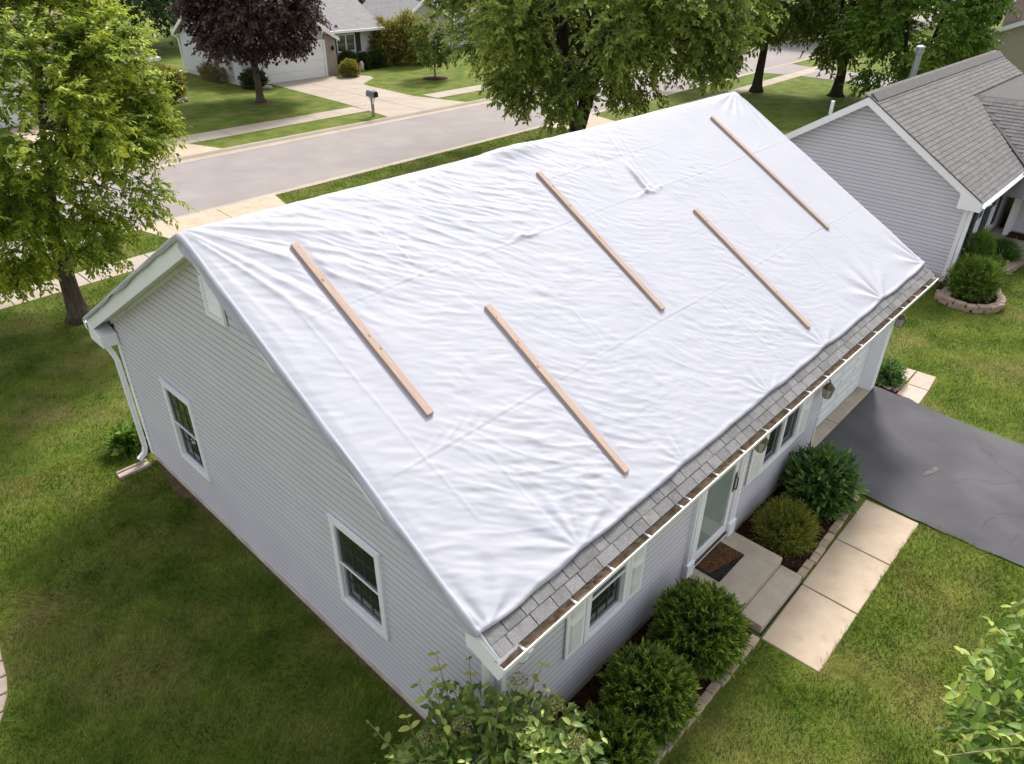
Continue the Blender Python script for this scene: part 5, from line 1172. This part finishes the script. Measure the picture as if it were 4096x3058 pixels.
make_bush('conifer_bush', 'broad dark green conifer bush in the neighbour flower bed', (17.95, -.05), (.56, .46, .50), 2000, 9, .075, 'l_yew', 8, .22, jag=.10, spr=.16, up=.5, tipb=.3)
make_bush('conifer_bush', 'pointed green conifer rising behind the broad conifer bush', (18.95, .25), (.32, .30, .72), 1300, 8, .075, 'l_bright', 9, .2, jag=.08, spr=.14, up=.9, tipb=.3)
make_bush('bed_plant', 'loose pale green plant behind the neighbour conifers', (19.6, -.02), (.34, .28, .24), 360, 7, .11, 'l_vib', 10, .4, jag=.12, spr=.2)
make_bush('bed_plant', 'spiky green tuft in the mulch beside the neighbour steps', (21.3, .05), (.34, .30, .22), 260, 7, .24, 'l_rhodo', 12, .1, jag=.1, spr=.16, up=.8)
make_bush('round_bush', 'green rounded shrub at the brick house corner across the street', (14.6, 40.2), (1.1, 1.0, .85), 1500, 7, .14, 'l_olive', 13, .5, jag=.08, spr=.2)
make_bush('round_bush', 'clipped round bush left of the white house window', (28.4, 42.0), (.55, .5, .62), 900, 7, .10, 'l_dark', 14, .5, jag=.05, spr=.12, group='clipped bushes under the white house window')
make_bush('round_bush', 'clipped round bush under the white house window', (29.55, 41.9), (.6, .5, .50), 900, 7, .10, 'l_dark', 15, .5, jag=.05, spr=.12, group='clipped bushes under the white house window')
make_bush('round_bush', 'clipped round bush at the right end of the white house wall', (30.7, 41.9), (.62, .5, .52), 900, 7, .10, 'l_dark', 16, .5, jag=.05, spr=.12, group='clipped bushes under the white house window')
make_bush('round_bush', 'yellow green bush at the foot of the brick pillar', (27.0, 39.9), (.52, .5, .48), 800, 7, .11, 'l_olive', 17, .5, jag=.06, spr=.14)
make_bush('tall_shrub', 'tall olive shrub at the right corner of the white house', (32.0, 42.7), (1.0, .95, 1.35), 1700, 7, .16, 'l_olive', 18, .5, jag=.14, spr=.35)
make_bush('tall_shrub', 'larger olive brown shrub between the white and beige houses', (33.6, 41.6), (1.25, 1.15, 1.55), 2000, 7, .16, 'l_olive', 19, .5, jag=.16, spr=.4)
make_bush('tall_shrub', 'grey purple shrub against the beige house wall', (35.9, 43.6), (.75, .6, .75), 900, 6, .14, 'l_purple', 20, .4, jag=.14, spr=.3)
make_bush('dry_grass_tuft', 'low brown tufts along the side wall of the white house', (20.0, 44.6), (.45, 1.6, .38), 500, 6, .25, 'l_umbel', 22, .14, jag=.12, spr=.2, up=1.0)
make_bush('low_shrub', 'low shrub on pale stones left of the purple tree garage', (20.4, 40.6), (.7, .6, .45), 600, 6, .12, 'l_dark', 23, .5, jag=.1, spr=.16)
for i, (x, y, s_, lb) in enumerate(((28.1, 40.9, .34, 'pale rounded rock in the white house flower bed'), (15.2, 39.4, .40, 'tan rock beside the shrub at the brick house'), (20.7, 39.6, .32, 'pale stone near the white house garage'))):
    o = obj('rock', MB().lathe((x, y, -.05), [(s_*.8, 0), (s_, .12), (s_*.85, s_*.6), (s_*.4, s_*.85), (.03, s_*.9)], 8), 'm_rock', smooth=True); setp(o, lb, 'rock')
o = obj('bed_stone', MB().lathe((29.0, 41.3, 0), [(.16, 0), (.14, .25), (.17, .45), (.09, .62), (.02, .66)], 8), 'm_figure_white', smooth=True); setp(o, 'small white garden ornament between the clipped bushes', 'ornament')

# ---- big leafed shrubs near the camera: the outer leaves are pieces of their own
def leaf_mesh(name, m, ln=1.0, wd=.52, seed=0, tint=.5):
    """a curved leaf with a midrib fold, unit length"""
    V = []; F = []; n = 5
    for i in range(n+1):
        t = i/n; wv = wd*.5*math.sin(math.pi*min(1, t*.92+.06))**.8*(1 if t < .98 else .1); z = -.22*t*t
        V += [(-wv, t*ln, z+.16*wv*2), (0, t*ln, z), (wv, t*ln, z+.16*wv*2)]
    for i in range(n):
        a = i*3; F += [(a, a+1, a+4, a+3), (a+1, a+2, a+5, a+4)]
    me = bpy.data.meshes.new(name); me.from_pydata(V, [], F); me.polygons.foreach_set('use_smooth', [True]*len(F)); me.materials.append(MATS[m])
    at_ = me.attributes.new('tint', 'FLOAT', 'POINT'); at_.data.foreach_set('value', [tint]*len(V)); return me
def shoots(t, origin, ends, lm, leaf, seed, nmax, nodes=6, wd=.52, flower=None, twig_r=.007):
    rng = random.Random(seed); root = Vector(t.location); protos = [leaf_mesh('leaf', lm, 1, wd, 0, q) for q in (.25, .38, .5, .64, .84)]
    mb = MB(); cnt = 0; rest = []
    for e in ends:
        o0 = Vector(origin)+Vector((rng.uniform(-.15, .15), rng.uniform(-.15, .15), 0)); e = Vector(e)
        pts = limb(mb, o0, e, twig_r*2.2, twig_r*.5, .12, 9, rng, 5)
        d_end = (pts[-1]-pts[-3]).normalized()
        for j in range(nodes):
            q = 1-j*.085; k = q*9; i = min(int(k), 8); P = pts[i].lerp(pts[i+1], k-i); d = (pts[i+1]-pts[i]).normalized()
            ph = rng.uniform(0, 3.14)
            a = d.orthogonal().normalized(); b = d.cross(a)
            for s in (0, math.pi):
                an = ph+s; out = a*math.cos(an)+b*math.sin(an); L = (out*.8+d*.45+Vector((0, 0, -.12))).normalized()
                sc = leaf*rng.uniform(.65, 1.2)*(.65 if j == 0 else 1)
                up = Vector((0, 0, 1)); X = L.cross(up).normalized(); Zv = X.cross(L)
                m4 = Matrix((X, L, Zv)).transposed().to_4x4() @ Matrix.Diagonal((sc, sc, sc, 1)); m4.translation = P-root
                hb = 4 if (j < 2 and rng.random() < .6) else rng.choice((0, 1, 1, 2, 2, 3))
                if cnt >= nmax:
                    m5 = m4.copy(); m5.translation = P
                    rest.append((m5, hb))
                if cnt < nmax:
                    o = bpy.data.objects.new('leaf', protos[hb]); COL.objects.link(o); o.parent = t; o.matrix_local = m4; cnt += 1
    obj('twigs', mb, 'm_twig', t)
    if rest:
        V = []; F = []; T = []
        for m5, hb in rest:
            k = len(V); V += [tuple(m5 @ v.co) for v in protos[hb].vertices]; F += [tuple(i+k for i in p.vertices) for p in protos[hb].polygons]; T += [(.25, .38, .5, .64, .84)[hb]]*len(protos[hb].vertices)
        o = nmesh('outer_leaves', V, F, lm, t, tint=T, smooth=True); o['kind'] = 'stuff'
    return cnt
def leafy_mass(t, C, Rv, n, leaf, lm, seed, asp=.5, lowz=0.0):
    rng = np.random.default_rng(seed); d = nrm(rng.normal(size=(n, 3))); r_ = rng.uniform(.35, 1.0, n)**.6
    P = np.array(C)+d*np.array(Rv)*r_[:, None]*(1+.12*np.sin(d[:, :1]*8+seed)); k = P[:, 2] > lowz; P = P[k]; d = d[k]
    D = d+rng.normal(size=d.shape)*.6+np.array([0, 0, -.25]); Nn = np.array([0, 0, 1.])+rng.normal(size=d.shape)*.45
    ln = leaf*rng.uniform(.6, 1.2, len(P)); V, F = leafgeo(P, D, Nn, ln, ln*asp, .2)
    tint = np.clip(rng.normal(.36, .17, len(P)), 0, 1)
    o = nmesh('foliage', V, F, lm, t, tint=np.repeat(tint, 4)); o['kind'] = 'stuff'; return o
vb = thing('viburnum_shrub', 'large leafy shrub with flat flower heads at the near house corner', 'shrub', (-.55, -.62, 0))
rv = random.Random(3); ends = []
for k in range(36):
    an = 2*math.pi*k/36*5.0+rv.uniform(-.2, .2); ra = rv.uniform(.25, 1.0); ends.append((-.55+ra*1.0*math.cos(an), -.62+ra*1.0*math.sin(an), 2.22-.45*ra*ra+rv.uniform(-.12, .22)))
ends = [e for e in ends if not (e[0] > -.08 and e[1] > -.35)]
ends += [(-.36, .34, 2.25), (-.16, .10, 2.2), (.30, -.42, 2.15), (-1.12, .42, 1.95), (-1.35, .05, 1.9), (.22, -1.2, 1.95), (-.62, .30, 2.1), (.10, -.62, 2.2)]
random.Random(1).shuffle(ends); shoots(vb, (-.55, -.62, .3), ends, 'l_vib', .11, 5, 290, nodes=6)
leafy_mass(vb, (-.60, -.66, 1.20), (1.05, 1.0, 1.02), 6500, .115, 'l_vib', 6, .5, .1)
mb = MB()
for k in range(9):
    an = k*.7; limb(mb, (-.55+.1*math.cos(an), -.62+.1*math.sin(an), -.02), (-.55+.6*math.cos(an), -.62+.6*math.sin(an), 1.6), .022, .008, .1, 6, rv, 6)
obj('stems', mb, 'm_twig', vb)
rngu = np.random.default_rng(8)
for i, (ux_, uy_, uz_) in enumerate(((-.62, -.30, 2.12), (.02, -.38, 2.16), (.14, -.72, 2.02), (-.30, -.72, 2.05), (-.85, -.1, 1.95), (.05, -1.05, 1.9))):
    n = 160; a = rngu.uniform(0, 6.28, n); r_ = .085*np.sqrt(rngu.random(n)); P = np.stack([ux_+r_*np.cos(a), uy_+r_*np.sin(a), uz_+.03-2.5*r_**2+rngu.normal(0, .006, n)], 1)
    D = nrm(rngu.normal(size=(n, 3))+np.array([0, 0, .6])); V, F = leafgeo(P, D, nrm(rngu.normal(size=(n, 3))), np.full(n, .026), np.full(n, .012))
    nmesh('flower_head', V, F, 'l_umbel', vb, tint=np.repeat(rngu.random(n), 4))
ft_ = thing('foreground_tree', 'pale green leafy tree top at the lower right corner', 'tree', (2.3, -4.55, 0))
mb = MB(); limb(mb, (2.3, -4.55, -.05), (2.05, -4.05, 3.3), .07, .03, .02, 8, rv, 8); obj('trunk', mb, 'm_bark', ft_)
E2 = [(1.35, -3.30, 3.55), (1.6, -3.30, 3.55), (1.9, -3.34, 3.5), (2.15, -3.36, 3.45), (1.1, -3.40, 3.75), (.7, -3.45, 3.85), (1.75, -3.42, 3.3), (1.9, -3.5, 3.2), (1.55, -3.6, 3.4), (1.2, -3.55, 3.5), (.95, -3.5, 3.7), (2.3, -3.45, 3.4), (.86, -3.27, 4.0), (1.0, -3.28, 3.95), (1.28, -3.22, 3.95), (1.35, -3.35, 3.9), (1.75, -3.30, 3.9), (2.0, -3.38, 3.9), (2.2, -3.42, 3.8), (1.35, -3.55, 4.1), (.45, -3.38, 3.9), (.75, -3.6, 4.0), (1.1, -3.65, 4.15), (1.6, -3.6, 4.1), (2.1, -3.6, 3.7), (1.5, -3.42, 3.6), (1.15, -3.42, 3.6)]
shoots(ft_, (2.05, -4.05, 2.9), E2, 'l_front', .10, 9, 290, nodes=6, wd=.46, twig_r=.005)
leafy_mass(ft_, (1.75, -3.70, 3.25), (.85, .36, .6), 1900, .10, 'l_front', 10, .48, 1.5)

# ---- small things in the beds
t = thing('garden_figure', 'small white and orange garden figurine beside the leafy bush', 'figurine', (7.0, -.22, .04))
obj('body', MB().lathe((7.0, -.22, .04), [(.05, 0), (.065, .06), (.05, .16), (.03, .20)], 9), 'm_figure_white', t, smooth=True)
obj('apron', MB().lathe((7.0, -.235, .12), [(.03, 0), (.062, .03), (.060, .09), (.03, .12)], 9), 'm_orange', t, smooth=True)
obj('head', MB().lathe((7.0, -.22, .23), [(.015, 0), (.045, .03), (.048, .07), (.03, .10), (.008, .115)], 9), 'm_figure_white', t, smooth=True)
t = thing('bare_twigs', 'dark bare twigs against the wall beside the double window', 'twigs', (7.35, -.12, 0)); mb = MB(); rr = random.Random(2)
for k in range(22): limb(mb, (7.35+rr.uniform(-.05, .05), -.12, .0), (7.30+rr.uniform(-.28, .28), -.14+rr.uniform(-.12, .08), .5+rr.uniform(-.1, .35)), .007, .003, .1, 4, rr, 4)
obj('twig_bundle', mb, 'm_dark', t)
t = thing('red_flower', 'single red flower in the neighbour mulch bed', 'flower', (20.4, .12, .05))
obj('stalk', MB().tube([(20.4, .12, .05), (20.4, .12, .28)], .008, 5), 'l_vib', t)
for k in range(6):
    an = k*math.pi/3; obj('petal', MB().add([(20.4, .12, .27), (20.4+.07*math.cos(an-.4), .12+.07*math.sin(an-.4), .30), (20.4+.11*math.cos(an), .12+.11*math.sin(an), .28), (20.4+.07*math.cos(an+.4), .12+.07*math.sin(an+.4), .30)], [(0, 1, 2, 3)]), 'm_red', t)

# ---- grass blades
def blades(polys, dens, hgt, wdt, seed, holes=(), fade=None):
    rng = np.random.default_rng(seed); out = []
    for P in polys:
        P = np.array(P, float); lo, hi = P.min(0), P.max(0); n = int((hi-lo).prod()*dens); pts = rng.uniform(lo, hi, (n, 2)); pts = pts[inpoly(pts, P)]
        for H in holes: pts = pts[~inpoly(pts, np.array(H, float))]
        if fade is not None: pts = pts[rng.random(len(pts)) < fade(pts)]
        out.append(pts)
    pts = np.concatenate(out); n = len(pts); cl = pn.fbm(pts[:, 0]*1.3, pts[:, 1]*1.3, 3)
    a = 2.2*pn2(pts[:, 0]*.7, pts[:, 1]*.7)*3+rng.normal(0, .9, n); h = hgt*rng.uniform(.5, 1.3, n)*(1+.5*cl); lean = rng.uniform(.3, 1.3, n)*h
    b = rng.uniform(0, 6.28, n); wx, wy = np.cos(b)*wdt, np.sin(b)*wdt
    z0 = np.full(n, -.004)
    V = np.stack([np.stack([pts[:, 0]-wx, pts[:, 1]-wy, z0], 1), np.stack([pts[:, 0]+wx, pts[:, 1]+wy, z0], 1), np.stack([pts[:, 0]+np.cos(a)*lean, pts[:, 1]+np.sin(a)*lean, h], 1)], 1).reshape(-1, 3)
    t = np.clip(.5+.55*cl+rng.normal(0, .2, n), 0, 1); t = np.where(rng.random(n) < .012, 1.0, t)
    return V, np.repeat(t, 3)
soilP = [(0.05, -.4), (0.05, 8.5)]+[(float(a), float(b)) for a, b in zip(sx_, yy)]
bedP = [(-.38, .05), (-.33, -1.62), (.9, -1.62), (1.5, -1.27), (3.0, -1.28), (3.9, -1.26), (3.92, 0.1)]
pathP = [(-4.4, 6.1), (-3.14, 5.97), (-3.2, 5.3), (-3.28, 5.08), (-3.4, 4.83), (-3.75, 4.3), (-4.4, 4.3)]
splP = [(-.68, 8.24), (-.68, 8.48), (-.1, 8.48), (-.1, 8.24)]
VB = []; TB = []
for args in (([[(-7, -3.2), (-.05, -3.2), (-.05, 9.5), (-4.2, 9.5)]], 2100, .055, .0058, 1, (soilP, bedP, pathP, splP)),
             ([[(-6, 9.5), (0.0, 9.5), (11, 9.5), (11, 17.4), (0, 17.05), (-4, 16.9)]], 900, .05, .007, 2, ()),
             ([[(.0, -5.5), (7.78, -5.5), (7.84, -2.03), (3.90, -2.02), (3.88, -1.28), (1.4, -1.28), (.8, -1.6), (-.05, -1.7)]], 2100, .055, .0058, 3, ()),
             ([[(11.40, -6), (24, -6), (22, -.6), (20.7, -.5), (19, -.5), (17.8, -.95), (17.0, -.8), (16.8, .1), (17.2, .65), (18.4, .7), (18.4, 6), (11.25, 6), (11.25, .32), (12.1, .25), (12.9, -.06), (12.9, -.82), (11.46, -.90)]], 1300, .05, .006, 4, ()),
             ([[(-5, nsw2(-5)), (5.2, nsw2(5.2)), (4.7, ncurb(4.7)-.15), (-5, ncurb(-5)-.15)], [(9.25, nsw2(9.25)), (25.5, nsw2(25.5)), (25.0, ncurb(25.0)-.15), (9.8, ncurb(9.8)-.15)]], 700, .055, .009, 5, ())):
    V_, T_ = blades(*args[:5], holes=args[5]); VB.append(V_); TB.append(T_)
# ragged tufts leaning over the edges of walk, drive and edging
V = np.concatenate(VB); T = np.concatenate(TB)
o = nmesh('lawn_grass', V, np.arange(len(V)).reshape(-1, 3), 'm_grass', tint=T); setp(o, 'mown green and yellowish lawn grass around the houses', 'grass', kind='stuff')
